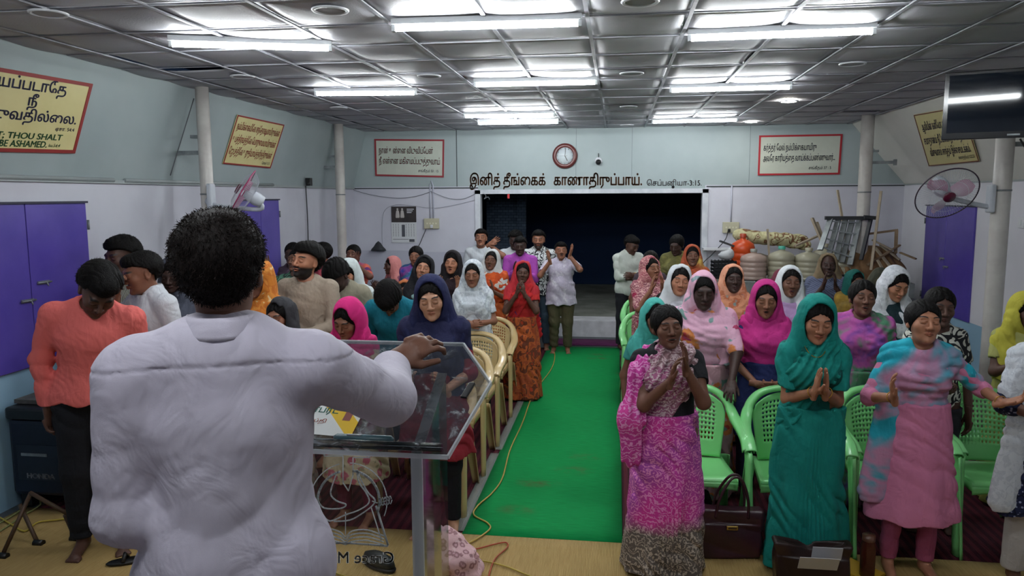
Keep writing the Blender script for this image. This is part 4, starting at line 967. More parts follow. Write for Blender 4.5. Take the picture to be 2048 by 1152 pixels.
def strands(inf, n, l0, l1, col='#17110f', crown=False, seed=2):
    """short loose hairs that break up the outline of a head of hair"""
    hm = inf['hair'].data; r = random.Random(seed); mb = MB(); NV = len(hm.vertices); hcw = Vector(inf['hc'])*inf['s']
    for k in range(n):
        v_ = hm.vertices[r.randrange(NV)]; n_ = v_.normal; p_ = v_.co
        if (p_-hcw).dot(n_) < 0: continue
        if crown and (p_.x-hcw.x)**2+(p_.y-hcw.y-.035)**2 < .042**2 and p_.z > hcw.z and r.random() < .75: continue
        d_ = (n_*.5+Vector((r.uniform(-.5, .5), r.uniform(-.3, .5), r.uniform(-.75, .15)))).normalized(); L_ = r.uniform(l0, l1); q_ = d_.cross(n_).normalized()*L_*.35*r.choice((-1, 1))
        mb.tube([p_-n_*.003, p_+d_*L_*.5+q_*.3, p_+d_*L_+q_-n_*L_*.25], [.0008, .0006, .0002], 3, cap=False)
    mb.build('hair_strands', hair_mat(col), inf['hair'])
# ------------------------------------------------------------------ plastic chairs
m_cr = base_mat('cream_plastic', hx('#c6ad7c'), .28, spec=.5, coat=.1); m_gr = base_mat('green_plastic', hx('#86dc8a'), .25, spec=.5, coat=.1)
def chair_parts():
    P = {}
    # backrest: curved perforated shell, y grows backwards, seat front at y=0
    NU, NV = 37, 27
    def bk(u, v):
        z = .43+.42*v; hw = .19+.035*math.sin(PI*min(1, v*1.1)*.5)-.02*(v > .8)*(v-.8)*5; x = (2*u-1)*hw
        zz = z-.09*max(0, v-.45)*abs(2*u-1)**2.4*1.5
        return (x, .43+.10*v-.075*(2*u-1)**2*(.5+.5*v), zz)
    sk = lambda i, j: (i % 2 == 1 and j % 2 == 1 and 5 <= i <= 31 and 7 <= j <= 23)
    P['backrest'] = MB().grid(bk, NU, NV, 0, sk).mesh('backrest', m_cr)
    def seat(u, v):
        x = (2*u-1)*(.225-.02*v); y = .0+.45*v; z = .435-.022*math.sin(PI*u)*math.sin(PI*v*.9)-.015*v - (.025*(1-v*12)**2 if v < 1/12 else 0)
        return (x, y, z)
    mb = MB().grid(seat, 16, 24); mb.grid(lambda u, v: ((2*u-1)*.225, 0, .41-.05*v+.0*u-.02*math.sin(PI*u)*v*-1), 16, 3)
    for s in (-1, 1): mb.grid(lambda u, v, s=s: (s*(.225-.02*u), .45*u, .433-.015*u-.05*v), 8, 2)
    P['seat'] = mb.mesh('seat', m_cr)
    # broad rim: front of the arm, back along the side and over the top of the backrest
    path = spline([(-.285, .015, .60), (-.29, .10, .645), (-.29, .24, .665), (-.275, .38, .70), (-.235, .475, .79), (-.15, .525, .85), (0, .545, .872),
                   (.15, .525, .85), (.235, .475, .79), (.275, .38, .70), (.29, .24, .665), (.29, .10, .645), (.285, .015, .60)], 6)
    vs, fs = [], []; n = len(path); K = 9
    for i, p in enumerate(path):
        t = (path[min(i+1, n-1)]-path[max(i-1, 0)]).normalized(); c = Vector((0, .24, p.z)); outw = Vector((p.x, max(0, p.y-.30)*1.6, .0)); outw = (outw-t*outw.dot(t)).normalized()
        nrm = t.cross(outw).normalized()
        if nrm.z < 0: nrm = -nrm
        w = .034 if p.z < .75 else .028
        for k in range(K):
            a = PI*k/(K-1); vs.append(p+outw*(w*math.cos(a))+nrm*(.018*math.sin(a))-nrm*(.012 if k in (0, K-1) else 0))
    fs = [(i*K+k, i*K+k+1, (i+1)*K+k+1, (i+1)*K+k) for i in range(n-1) for k in range(K-1)]
    P['arm_rim'] = MB().add(vs, fs, 0, True).mesh('arm_rim', m_cr)
    def leg(s, front):
        mb = MB(); a = (s*.285, .015, .60) if front else (s*.225, .44, .43); b = (s*.30, -.03, 0) if front else (s*.255, .56, 0)
        def fn(u, v):
            w = (.058-.022*v) if front else (.05-.018*v); p = Vector(a).lerp(Vector(b), v); th = (u-.5)*PI*1.15
            if front: return p+Vector((s*.022*math.cos(th), w*math.sin(th)+.035*(1-v), 0))
            return p+Vector((w*.7*math.sin(th), .022*math.cos(th), 0))
        mb.grid(fn, 8, 10); return mb.mesh('leg', m_cr)
    P['legs'] = [leg(-1, 1), leg(1, 1), leg(-1, 0), leg(1, 0)]
    return P
CP = chair_parts()
def build_chair(mat):
    e = empty('plastic_chair'); 
    for nm in ('seat', 'backrest', 'arm_rim'):
        me = CP[nm].copy(); me.materials.clear(); me.materials.append(mat); o = bpy.data.objects.new(nm, me); COL.objects.link(o); o.parent = e
        md = o.modifiers.new('solid', 'SOLIDIFY'); md.thickness = .007; md.offset = 0
    for l in CP['legs']:
        me = l.copy(); me.materials.clear(); me.materials.append(mat); o = bpy.data.objects.new('leg', me); COL.objects.link(o); o.parent = e
        md = o.modifiers.new('solid', 'SOLIDIFY'); md.thickness = .007; md.offset = 0
    e['category'] = 'chair'; return e
pro = {'c': build_chair(m_cr), 'g': build_chair(m_gr)}; used = {'c': 0, 'g': 0}
def chair(k, x, y, label, rz=0, group=None):
    e = pro[k] if not used[k] else copy_tree(pro[k]); used[k] = 1
    e.location = (x, y, .012); e.rotation_euler = (0, 0, rz); e.scale = (1.05,)*3; e['label'] = label; e['group'] = group or ('cream chairs left of the aisle' if k == 'c' else 'green chairs right of the aisle')
for (x, y, l, rz) in [(-1.36, 5.03, 'cream perforated chair closest to the lectern, at the runner edge', -.04), (-1.36, 5.82, 'cream chair second along the runner edge, just behind the lectern top', -.04),
                      (-1.36, 6.55, 'cream chair third along the runner edge, its pierced back in full view', -.04), (-1.37, 7.46, 'cream chair fourth along the runner edge, beside the white lace shawl', -.04),
                      (-1.36, 8.45, 'cream chair right behind the red saree at the runner edge', -.04), (-1.38, 9.09, 'cream chair second behind the red saree', -.04), (-1.38, 9.74, 'farthest cream chair at the runner edge', -.04)]:
    chair('c', x, y, l, rz)
for (x, y, l) in [(-2.0, 5.1, 'cream chair behind the navy scarf woman, seen through the clear lectern')]: chair('c', x, y, l)
for (x, y, l, rz) in [(.54, 4.73, 'green chair with the maroon handbag before its legs', .05), (1.15, 4.72, 'green chair half hidden by the teal saree', -.04), (1.80, 4.80, 'green chair between the teal saree and the pink kurta', .06), (2.44, 4.86, 'green chair right of the pink kurta with a yellow book on it', .02),
                      (.55, 5.97, 'green chair behind the pink floral woman in the second row', 0), (1.19, 5.95, 'green chair in front of the magenta shawl woman', .05), (2.55, 5.8, 'green chair behind the raised palms at the right edge', 0), (3.15, 5.6, 'green chair near the right round pillar', 0),
                      (.40, 8.1, 'far green chair at the aisle beside the maroon saree', .1), (.42, 9.3, 'farthest green chair at the aisle by the man in white', .1)]:
    chair('g', x, y, l, rz)

# ------------------------------------------------------------------ clear acrylic lectern on the stage
def clear_mat(name, tint, gl=.12):
    m = bpy.data.materials.new(name); m.use_nodes = True; t = m.node_tree; t.nodes.clear()
    o = t.nodes.new('ShaderNodeOutputMaterial'); tr = t.nodes.new('ShaderNodeBsdfTransparent'); g = t.nodes.new('ShaderNodeBsdfGlossy'); mx = t.nodes.new('ShaderNodeMixShader'); lw = t.nodes.new('ShaderNodeFresnel')
    lw.inputs[0].default_value = 1.45; tr.inputs[0].default_value = tint; g.inputs['Roughness'].default_value = .05
    g.inputs[0].default_value = (.9, .95, .95, 1); t.links.new(lw.outputs[0], mx.inputs[0]); t.links.new(tr.outputs[0], mx.inputs[1]); t.links.new(g.outputs[0], mx.inputs[2]); t.links.new(mx.outputs[0], o.inputs[0]); return m
m_acr = clear_mat('clear_acrylic', (.93, .94, .95, 1)); m_acr2 = clear_mat('acrylic_side', (.80, .82, .85, 1)); m_edge = base_mat('acrylic_edge', hx('#dfe6ea'), .15, alpha=.6)
mtop = bpy.data.materials.new('worn_acrylic'); mtop.use_nodes = True; t = NT(mtop); v = t.coord(); b = t.b
t.color(t.ramp(t.noise(v, 14, 4, .65, .8), [(.56, hx('#3f434c')), (.70, hx('#aab0b4'))])); b.inputs['Roughness'].default_value = .12
t.l(t.ramp(t.noise(v, 14, 4, .65, .8), [(.50, (.38, .38, .38, 1)), (.70, (.8, .8, .8, 1))]), b.inputs['Alpha'])
GZ = .47; LX = -.82
e = empty('lectern', (LX, 2.15, GZ), 0, 'clear acrylic lectern with white etched emblem in front of the preacher', 'lectern')
def topz(y): return 1.075+(y-1.93)*.46        # height above the stage
TP = [(-.375, 1.93), (.375, 1.93), (.445, 2.22), (.325, 2.40), (-.325, 2.40), (-.445, 2.22)]
mb = MB(); mb.prism(TP, 0, .008, 0, lambda x, y, h: (x, y-2.15, topz(y)+h)); mb.build('desk_top', mtop, e)
mb = MB()
for i in range(6):
    a, b_ = TP[i], TP[(i+1) % 6]; mb.bar((a[0], a[1]-2.15, topz(a[1])+.004), (b_[0], b_[1]-2.15, topz(b_[1])+.004), .006, .012)
mb.build('desk_edge', m_edge, e)
mb = MB(); mb.tube([(-.355, -.205, topz(1.945)+.018), (.355, -.205, topz(1.945)+.018)], .012, 12); mb.build('pen_stop', m_acr2, e)
MB().box((-.31, .125, .02), (.25, .137, topz(2.28)-.01)).build('front_panel', m_acr, e)
for s in (-1, 1):
    xa = .29*s-.01
    mb = MB(); mb.prism([(-.19, .0), (.13, .0), (.13, topz(2.28)-.012), (-.19, topz(1.96)-.014)], xa-.012+(0), xa+.012, 0, lambda y, z, h: (h, y, z)); mb.build('side_panel', m_acr2, e)
    mb = MB(); mb.box((xa-.016, -.195, 0), (xa+.016, -.187, topz(1.96)-.014)); mb.bar((xa, -.19, topz(1.96)-.012), (xa, .13, topz(2.28)-.012), .03, .006); mb.build('side_edge', m_edge, e)
MB().box((-.34, -.22, 0), (.34, .17, .016)).build('base_plate', m_acr2, e)
# emblem and name on the panel facing the hall (so it reads backwards from the stage)
m_etch = bpy.data.materials.new('etched_white'); m_etch.use_nodes = True; t = m_etch.node_tree; t.nodes.clear()
o_ = t.nodes.new('ShaderNodeOutputMaterial'); d_ = t.nodes.new('ShaderNodeBsdfDiffuse'); q_ = t.nodes.new('ShaderNodeBsdfTranslucent'); x_ = t.nodes.new('ShaderNodeMixShader')
d_.inputs[0].default_value = (.9, .92, .94, 1); q_.inputs[0].default_value = (.9, .92, .94, 1); x_.inputs[0].default_value = .6
t.links.new(d_.outputs[0], x_.inputs[1]); t.links.new(q_.outputs[0], x_.inputs[2]); t.links.new(x_.outputs[0], o_.inputs[0])
K = .001515   # metres per photo pixel on the panel
def lp(x, y, o=.1392): P = ay(x, y, 2.15+o); return (P.x-LX, o, P.z-GZ)
mb = MB()
def stroke(pts, r, closed=False, n=4, raw=False):
    P = [Vector(lp(*p)) for p in pts]; P = P if raw else spline(P + ([P[0]] if closed else []), n)
    for a, b_ in zip(P[:-1], P[1:]):
        if (b_-a).length > 1e-5: mb.bar(a-(b_-a)*.04, b_+(b_-a)*.04, r, .0012, up=(0, 1, 0)) if False else mb.tube([a, b_], r*1.7, 6, cap=True)
cx, cy = 697, 1003
arc = lambda r, a0, a1, n=26, x0=cx, y0=cy: [(x0+r*math.cos(math.radians(a0+(a1-a0)*i/n)), y0-r*math.sin(math.radians(a0+(a1-a0)*i/n))) for i in range(n+1)]
stroke(arc(77, -22, 88), .0011, n=1); stroke(arc(77, 104, 218), .0011, n=1); stroke(arc(62, -20, 82), .0026, n=1); stroke(arc(62, 106, 228), .0026, n=1)
stroke([(648, 898), (648, 912), (686, 912), (686, 965), (697, 982), (706, 950), (706, 915), (739, 915), (739, 902), (648, 898)], .0012, raw=True)      # cross
stroke([(672, 950), (661, 985), (672, 1001), (692, 1009), (680, 1017), (648, 1016), (636, 1003), (645, 1028), (660, 1042), (690, 1030), (718, 1020), (738, 1005), (732, 985), (718, 965), (714, 940), (722, 960), (736, 985), (750, 1000), (744, 1012), (724, 1027), (700, 1040), (668, 1043)], .0015)   # dove
stroke([(744, 1002), (756, 1006), (768, 1003), (780, 998)], .0010)
for i in range(5): stroke([(757+5*i, 1004-i), (760+5*i, 996-i), (763+5*i, 1002-i)], .0009); stroke([(757+5*i, 1005-i), (761+5*i, 1012-i), (764+5*i, 1004-i)], .0009)
stroke([(752, 1012), (776, 1090)], .0022, raw=True); stroke([(742, 1014), (763, 1080)], .0012, raw=True); stroke([(691, 1024), (691, 1070)], .0010, raw=True)
for k in range(4):
    stroke([(632, 1064+k*7), (655, 1057+k*7), (680, 1064+k*7), (691, 1074+k*5), (704, 1062+k*7), (735, 1060+k*7), (768, 1072+k*6)], .0014)
stroke([(630, 1088), (691, 1086), (776, 1092)], .0020)
mb.build('emblem', m_etch, e)
Pg = [lp(788, 1098), lp(575, 1098), lp(575, 1130), lp(788, 1130)]
lettering('lettering', [('Grace Ministries', 0, 1, .12, .86, .03)], lambda u, v: Vector(Pg[3]).lerp(Vector(Pg[2]), u).lerp(Vector(Pg[0]).lerp(Vector(Pg[1]), u), v), m_etch, e)
# things lying on the lectern
def ontop(x, y, h): return Vector((x, y, GZ+topz(y)+.008+h))
A = ontop(LX-.045, 2.05, .004); e = empty('brochure', A, 0, 'white and yellow printed brochure lying on the lectern', 'brochure'); sl = Matrix.Rotation(math.atan(.46), 4, 'X') @ Matrix.Rotation(-.06, 4, 'Z')
def slab(name, lo, hi, m, par): mb = MB().box(lo, hi, 0, sl); return mb.build(name, m, par)
mbr = base_mat('brochure_print', rough=.4); t = NT(mbr); v = t.coord(); sp = t.n('ShaderNodeSeparateXYZ'); t.l(v, sp.inputs[0]); ad = t.n('ShaderNodeMath', operation='ADD'); t.l(sp.outputs[0], ad.inputs[0])
mu = t.n('ShaderNodeMath', operation='MULTIPLY'); t.l(sp.outputs[1], mu.inputs[0]); mu.inputs[1].default_value = .9; t.l(mu.outputs[0], ad.inputs[1]); t.color(t.ramp(ad.outputs[0], [(.0, hx('#d7dad8')), (.045, hx('#d7dad8')), (.05, hx('#d8b01c')), (.11, hx('#d8b01c')), (.115, hx('#cdd0c8'))], 'CONSTANT'))
slab('sheet', (-.15, -.075, 0), (.135, .085, .0015), mbr, e)
slab('header_stripe', (.02, .072, .0016), (.11, .083, .002), plain('#b0202c', .5), e); slab('portrait', (.085, -.01, .0016), (.108, .03, .002), plain('#7a3a34', .5), e)
lettering('lettering', [('G. ராபர்ட்', .02, .95, .55, .78, .02)], lambda u, v: sl @ Vector((-.08+.15*u, -.05+.12*v, .0024)), plain('#1f6a5c', .5), e)
lettering('lettering', [('நற்செய்தி', .02, .8, .2, .32, .01), ('கூட்டம்', .3, .8, .9, 1.0, .01)], lambda u, v: sl @ Vector((-.08+.15*u, -.05+.12*v, .0024)), plain('#b04a2c', .5), e)
e = empty('pen_case', ontop(LX+.12, 1.965, .012), 0, 'dark teal pen case resting in the lectern ledge', 'case'); MB().tube([(-.08, 0, 0), (-.07, 0, 0), (.085, 0, 0), (.095, 0, 0)], [.004, .011, .011, .003], 12, flat=.6).build('case_body', plain('#2c4c54', .4), e)
MB().box((-.04, -.003, .0), (.0, .003, .010)).build('clip', m_steel, e)
e = empty('phone', ontop(LX+.385, 2.17, .006), -.25, 'small dark phone leaning on the right side of the lectern top', 'phone'); MB().box((-.010, -.035, 0), (.010, .035, .008), 0, Matrix.Rotation(.43, 4, 'X')).build('phone_body', m_black, e, bevel=.002)
# microphone wire and device at the foot
e = empty('shoe', az(758, 1128, .03), -.5, 'black shoe on the straw mat seen through the lectern', 'shoe')
MB().lathe([(0, .0), (.045, .0), (.05, .02), (.045, .05), (.02, .075), (0, .078)], 20, sx=2.6, sy=1).build('upper', plain('#1a2224', .5), e); MB().lathe([(0, -.016), (.05, -.016), (.053, 0), (0, .002)], 20, sx=2.6).build('sole', m_black, e)
# pink cloth bundle beside the lectern
g = Grid((-.28, -.25, -.02), (.28, .25, .36), .0065)
for i, (c, r) in enumerate([((0, 0, .10), (.17, .12, .10)), ((-.03, .02, .19), (.13, .10, .09)), ((.06, -.03, .12), (.13, .11, .07)), ((.12, -.02, .05), (.10, .12, .06)), ((-.08, 0, .26), (.08, .06, .06))]): g.add(EL(c, r), k=.03)
g.disp(wrk(5, 34, .02, (.8, .1, .6))); g.disp(wrk(9, 60, .008, (.3, .1, 1))); g.cutall(lambda x, y, z: .0-z+0*x+0*y)
P = az(893, 1150, .02); o = link('folded_cloth', to_mesh('folded_cloth', *g.mesh(), cloth('floral', '#c7a0a4', '#8b6468', '#b48c92', '#d0b4b6', scale=2.4))); o.location = P; tag(o, 'crumpled pale pink cloth bundle on the mat beside the lectern', 'cloth')

# ------------------------------------------------------------------ wall fans
m_pinkb = base_mat('pink_blade', hx('#c78aa8'), .3, alpha=.75); m_fanw = mottled('fan_white', '#b7bcc6', '#c6cbd2', 4, .35)
def fan(loc, yaw, pitch, R, wallx, label, rimcol, hubcol, blade):
    e = empty('wall_fan', loc, 0, label, 'fan'); M = Matrix.Rotation(yaw, 4, 'Z') @ Matrix.Rotation(pitch, 4, 'X')
    def B(mb, name, mat):      # local: fan looks towards -y
        mb.v = [tuple(M @ Vector(v)) for v in mb.v]; return mb.build(name, mat, e)
    mb = MB(); circ = lambda r, y, n=48: [(r*math.cos(2*PI*i/n), y, r*math.sin(2*PI*i/n)) for i in range(n+1)]
    mb.tube(circ(R, 0), .006, 6, cap=False); B(mb, 'cage_rim', plain(rimcol, .4))
    mb = MB()
    for i in range(72):
        a = 2*PI*i/72; c, s_ = math.cos(a), math.sin(a)
        mb.tube([(.05*c, -.055, .05*s_), (R*.6*c, -.048, R*.6*s_), (R*c, 0, R*s_)], .0011, 3, cap=False); mb.tube([(.05*c, .10, .05*s_), (R*.7*c, .08, R*.7*s_), (R*c, 0, R*s_)], .0011, 3, cap=False)
    mb.tube(circ(R*.6, -.048, 40), .0013, 3, cap=False); B(mb, 'cage', m_fanw)
    mb = MB(); mb.lathe([(0, .07), (.045, .066), (.052, .055), (.052, .04)], 28, axis='y'); B(mb, 'badge', plain(hubcol, .3))
    for k in range(3):
        mb = MB()
        def bl(u, v, k=k):
            r = .04+(R*.86-.04)*v; w = .75*math.sin(PI*min(1, .25+.75*v))**.6; a = 2*PI*k/3+.4+(u-.5)*w*1.5; return (r*math.cos(a), .01+.035*(u-.5)*2*(1-.4*v), r*math.sin(a))
        mb.grid(bl, 8, 8); B(mb, 'blade', blade)
    mb = MB(); mb.lathe([(0, -.02), (.04, -.02), (.06, -.08), (.065, -.14), (.055, -.20), (0, -.21)], 24, axis='y'); B(mb, 'motor', m_fanw)
    # neck and wall box, not rotated with the head
    back = M @ Vector((0, .15, 0)); w = Vector((wallx-loc[0], .16, -.02)); mb = MB(); mb.tube(spline([back, back+Vector((0, .02, -.09)), w+Vector((-.02 if wallx > loc[0] else .02, 0, -.10)), w+Vector((0, 0, -.04))], 5), [.022]*16, 10); mb.build('neck', m_fanw, e)
    mb = MB(); s = -1 if wallx > loc[0] else 1
    mb.box((min(w.x, w.x+s*.05), w.y-.05, w.z-.15), (max(w.x, w.x+s*.05), w.y+.05, w.z+.10)); mb.build('wall_box', m_fanw, e, bevel=.015); return e
fan((2.855, 7.12, 2.25), .12, .62, .262, 3.31, 'pink bladed wall fan facing the hall beside the television pillar', '#3a2c3c', '#5c1030', m_pinkb)
fan((-3.50, 6.78, 2.30), -1.15, -.55, .225, -3.94, 'white wall fan on the left pillar seen from the side', '#a03060', '#5c1030', m_pinkb)

# ------------------------------------------------------------------ television on the right pillar
tvp = Vector((2.44, 6.25, 2.655)); e = empty('television', tvp, 0, 'black flat television mounted high at the right edge', 'television')
M = Matrix.Rotation(-.36, 4, 'Z') @ Matrix.Rotation(.012, 4, 'X') @ Matrix.Rotation(0, 4, 'Y')
def B(mb, name, mat, bv=0): mb.v = [tuple(M @ Vector(v)) for v in mb.v]; return mb.build(name, mat, e, bevel=bv)
B(MB().box((0, 0, 0), (.92, .05, .50)), 'casing', base_mat('tv_gloss', hx('#0a0b0e'), .12, spec=.6), .006)
B(MB().box((.03, -.003, .05), (.89, .002, .475)), 'screen', base_mat('tv_screen', hx('#0c1622'), .045, spec=.45))
B(MB().box((.12, .05, .12), (.75, .10, .42)), 'back_cover', m_black, .02); B(MB().box((.42, -.006, .018), (.50, -.001, .030)), 'logo', m_steel)
mb = MB(); mb.bar(M @ Vector((.45, .10, .27)), Vector((3.38, 7.3, 2.95))-tvp, .05, .05); mb.build('mount_arm', m_steel, e)
cable([(3.45, 7.2, 2.72), (3.56, 7.15, 2.5), (3.62, 7.1, 2.35), (3.55, 7.1, 2.25), (3.50, 7.1, 2.45), (3.6, 7.1, 2.68), (3.7, 7.1, 2.5), (3.66, 7.1, 2.3)], .008, 'coil of black cable hanging beside the television pillar', '#141518')

# ------------------------------------------------------------------ block ledge and the clutter on it (right rear corner)
mbk2 = mottled('concrete_block', '#6d7272', '#888d8c', 6, .9, .4, 30)
def block(x, y, z, w, label, d=.2, h=.2):
    o = MB().box((0, 0, 0), (w, d, h)).build('concrete_block', mbk2, bevel=.006); o.location = (x, y, z); tag(o, label, 'block', 'stacked concrete blocks of the ledge'); return o
LZ, LY = 1.05, 10.75
rows = [(.012+.0, 1.52), (.222, 1.32), (.432, 1.52), (.642, 1.32), (.852, 1.52)]
names = ['lowest', 'second lowest', 'middle', 'second highest', 'topmost']; pos = ['first', 'second', 'third', 'fourth', 'fifth', 'sixth']
for r_, (z, x0) in enumerate(rows):
    for k in range(6): block(x0+k*.412, LY, z, .402, 'grey concrete block, %s course of the ledge, %s from the opening' % (names[r_], pos[k]))
o = MB().box((1.35, LY+.21, 1.02), (4.0, 12.0, LZ+.01)).build('ledge_slab', mottled('slab_cement', '#7b7d7c', '#9a9b98', 4, .85, .3)); tag(o, 'cement slab carrying the jugs and scrap in the rear corner', 'slab')
LZ = 1.062
m_jug = base_mat('jug_plastic', hx('#a9a58f'), .25, alpha=.82, spec=.5); m_jug2 = base_mat('jug_pinkish', hx('#b39c92'), .25, alpha=.85); m_org = base_mat('jug_orange', hx('#c8491c'), .3, alpha=.95)
def jug(px, Y, w, h, mat, cap, label):
    P = ay(px, 545, Y); e = empty('water_jug', (P.x, Y, LZ), 0, label, 'water jug', 'large water jugs on the ledge'); r = w/2
    prof = [(0, 0), (r*.92, 0), (r, .02)]
    z = .03
    for k in range(4): prof += [(r, z), (r*.955, z+h*.03), (r*.955, z+h*.05), (r, z+h*.08)]; z += h*.165
    prof += [(r, h*.72), (r*.9, h*.82), (r*.5, h*.90), (r*.24, h*.93), (r*.22, h)]
    MB().lathe(prof, 36).build('jug_body', mat, e); MB().lathe([(r*.27, h*.97), (r*.27, h*1.07), (0, h*1.075)], 20).build('cap', plain(cap, .4), e)
jug(1506, 11.0, .36, .40, m_jug2, '#8f8f88', 'pinkish clear water jug nearest the opening'); jug(1562, 11.0, .36, .44, m_jug, '#3f9a86', 'pale water jug with a green cap'); jug(1616, 10.98, .38, .42, m_jug, '#a9a590', 'pale water jug in the middle of the row'); jug(1680, 11.05, .36, .42, m_jug, '#b0ac96', 'cloudy water jug behind the grey blue saree')
jug(1484, 11.45, .34, .58, m_org, '#a03a1c', 'orange water jug standing behind the pinkish one')
jug(1648, 11.4, .34, .45, m_jug, '#b0ac96', 'rearmost pale water jug between two front ones')
P = ay(1447, 530, 11.1); e = empty('crate', (P.x, 11.1, LZ), .1, 'black slatted plastic crate under the right switch box', 'crate'); mb = MB()
for k in range(5): z = .01+k*.052; mb.box((-.16, -.11, z), (.16, -.10, z+.03)); mb.box((-.16, .10, z), (.16, .11, z+.03)); mb.box((-.16, -.11, z), (-.15, .11, z+.03)); mb.box((.15, -.11, z), (.16, .11, z+.03))
for x in np.linspace(-.15, .15, 7): mb.box((x-.006, -.106, 0), (x+.006, -.097, .26)); mb.box((x-.006, .097, 0), (x+.006, .106, .26))
mb.box((-.16, -.11, 0), (.16, .11, .012)); mb.build('crate_body', plain('#16181c', .4), e)
g = Grid((-.14, -.12, -.02), (.14, .12, .2), .008); g.add(EL((0, 0, .07), (.10, .07, .06)), EL((.05, 0, .11), (.05, .05, .05)), k=.03); g.disp(wrk(31, 60, .02)); g.cutall(lambda x, y, z: -z+0*x+0*y); o = link('plastic_bag', to_mesh('plastic_bag', *g.mesh(), plain('#b9bcc0', .4))); o.location = (P.x+.03, 11.1, LZ+.255); tag(o, 'crumpled white plastic bag on top of the crate', 'bag')
g = Grid((-.65, -.3, -.15), (.65, .3, .3), .012); g.add(RC((-.45, 0, .10), (.45, 0, -.05), .12, .10, ((0, 0, 1), 1.4)), EL((0, 0, .05), (.5, .14, .08)), k=.05); g.disp(wrk(12, 22, .02, (1, .1, .3)))
P = ay(1545, 480, 11.75); o = link('sack', to_mesh('sack', *g.mesh(), cloth('patch', '#a8a27a', '#b4ae86', '#a8a27a', '#6a4a34', '#b8b48c', '#5a2024', scale=.8))); o.location = (P.x, 11.75, P.z-.02); tag(o, 'long printed cement sack lying behind the jugs', 'sack')
g = Grid((-.62, -.3, -.05), (.62, .3, .42), .012); g.add(EL((-.2, 0, .12), (.35, .2, .18)), EL((.25, 0, .08), (.3, .2, .13)), k=.05); g.disp(wrk(18, 18, .03, (.4, .1, 1))); g.cutall(lambda x, y, z: -z+0*x+0*y); o = link('sack', to_mesh('sack', *g.mesh(), cloth('blotch', '#7a7262', '#5c5248', '#8d8674'))); o.location = (P.x, 11.75, LZ); tag(o, 'brown heap of folded sacks under the printed one', 'sack')
m_wood = mottled('weathered_wood', '#6b5644', '#9a846a', 5, .8, .3, 30, sc3=(1, 1, .15)); m_wood2 = mottled('pale_wood', '#8f8272', '#b3a590', 5, .8, .3, 30)
def stick(a, b, w, t_, mat, label, cat='plank', name='plank', group=None):
    o = MB().bar((0, 0, 0), Vector(b)-Vector(a), w, t_).build(name, mat, bevel=.002); o.location = a; tag(o, label, cat, group); return o
# folded aluminium ladder leaning against the pillar
P = lambda x, y, Y: ay(x, y, Y)
e = empty('ladder', P(1680, 520, 10.95), 0, 'folded aluminium ladder leaning at the bare pillar', 'ladder'); O = P(1680, 520, 10.95); m_al = mottled('aluminium', '#7c8284', '#a0a6a8', 6, .35, metal=.5)
for (x0, y0, x1, y1, Y) in [(1662, 434, 1640, 500, 10.9), (1678, 434, 1655, 520, 10.92), (1692, 434, 1672, 520, 10.95), (1706, 434, 1684, 525, 10.98), (1720, 434, 1700, 530, 10.95)]:
    mb = MB(); mb.bar(P(x0, y0, Y+.1)-O, P(x1, y1, Y-.15)-O, .07, .03); mb.build('stile', m_al, e)
mb = MB()
for k in range(4):
    t_ = .12+k*.24; a = P(1662, 434, 11).lerp(P(1640, 505, 10.75), t_); b_ = P(1720, 434, 11.05).lerp(P(1700, 530, 10.8), t_); mb.bar(a-O, b_-O, .03, .02)
mb.build('rungs', m_al, e); mb = MB(); mb.bar(P(1650, 436, 10.98)-O, P(1738, 436, 10.98)-O, .05, .05); mb.build('top_cap', plain('#2a2c30', .5), e)
stick(P(1722, 520, 10.8), P(1742, 436, 10.9), .05, .03, plain('#24262a', .5), 'dark ladder leg leaning right of the aluminium stiles', 'ladder leg', 'metal_bar'); stick(P(1728, 434, 10.88), P(1752, 436, 10.88), .06, .05, plain('#1c1d20', .5), 'dark foot bracket at the top of the ladder', 'bracket', 'metal_bracket')
SG = 'scrap wood in the rear corner'
for i, (a, b_, w, m_, l) in enumerate([
    ((1742, 540, 10.7), (1762, 382, 10.9), .035, m_wood2, 'tall thin pole standing right of the ladder'), ((1700, 530, 11.0), (1675, 380, 11.3), .035, m_wood2, 'short pole rising above the ladder top'),
    ((1645, 485, 10.9), (1624, 436, 11.0), .06, m_wood2, 'grey board leaning left of the ladder, pointed end up'), ((1648, 482, 10.95), (1634, 444, 11.1), .035, m_wood2, 'thin dark lath beside the leaning grey board'), ((1590, 492, 11.3), (1640, 470, 11.5), .05, m_wood2, 'long flat lath lying towards the sacks'),
    ((1541, 552, 11.2), (1535, 458, 11.25), .03, m_wood2, 'thin upright stake between the first two jugs'), ((1440, 482, 11.3), (1480, 497, 11.42), .05, plain('#4a4c50', .6), 'dark pipe end sticking out behind the crate'),
    ((1750, 495, 11.0), (1790, 545, 10.7), .045, m_wood2, 'crossed lath sloping down right of the pole'), ((1735, 530, 10.8), (1800, 490, 11.0), .04, m_wood, 'brown lath crossing the pile upwards'), ((1745, 480, 11.1), (1785, 500, 10.8), .035, m_wood2, 'short pale lath on top of the pile'),
    ((1760, 490, 11.1), (1800, 520, 10.8), .035, m_wood2, 'pale lath at the right of the pile'), ((1800, 505, 11.0), (1832, 518, 10.8), .04, m_wood, 'brown batten ending near the purple shutters'), ((1755, 520, 10.75), (1775, 555, 10.6), .04, m_wood2, 'splintered lath hanging over the ledge')]):
    stick(P(*a), P(*b_), w, w*.5, m_, l, 'lath' if 'lath' in l else 'pole', 'wood_lath', SG)
e = empty('wooden_frame', P(1795, 500, 11.0), 0, 'empty brown wooden frame standing over the scrap pile', 'frame'); O = P(1795, 500, 11.0)
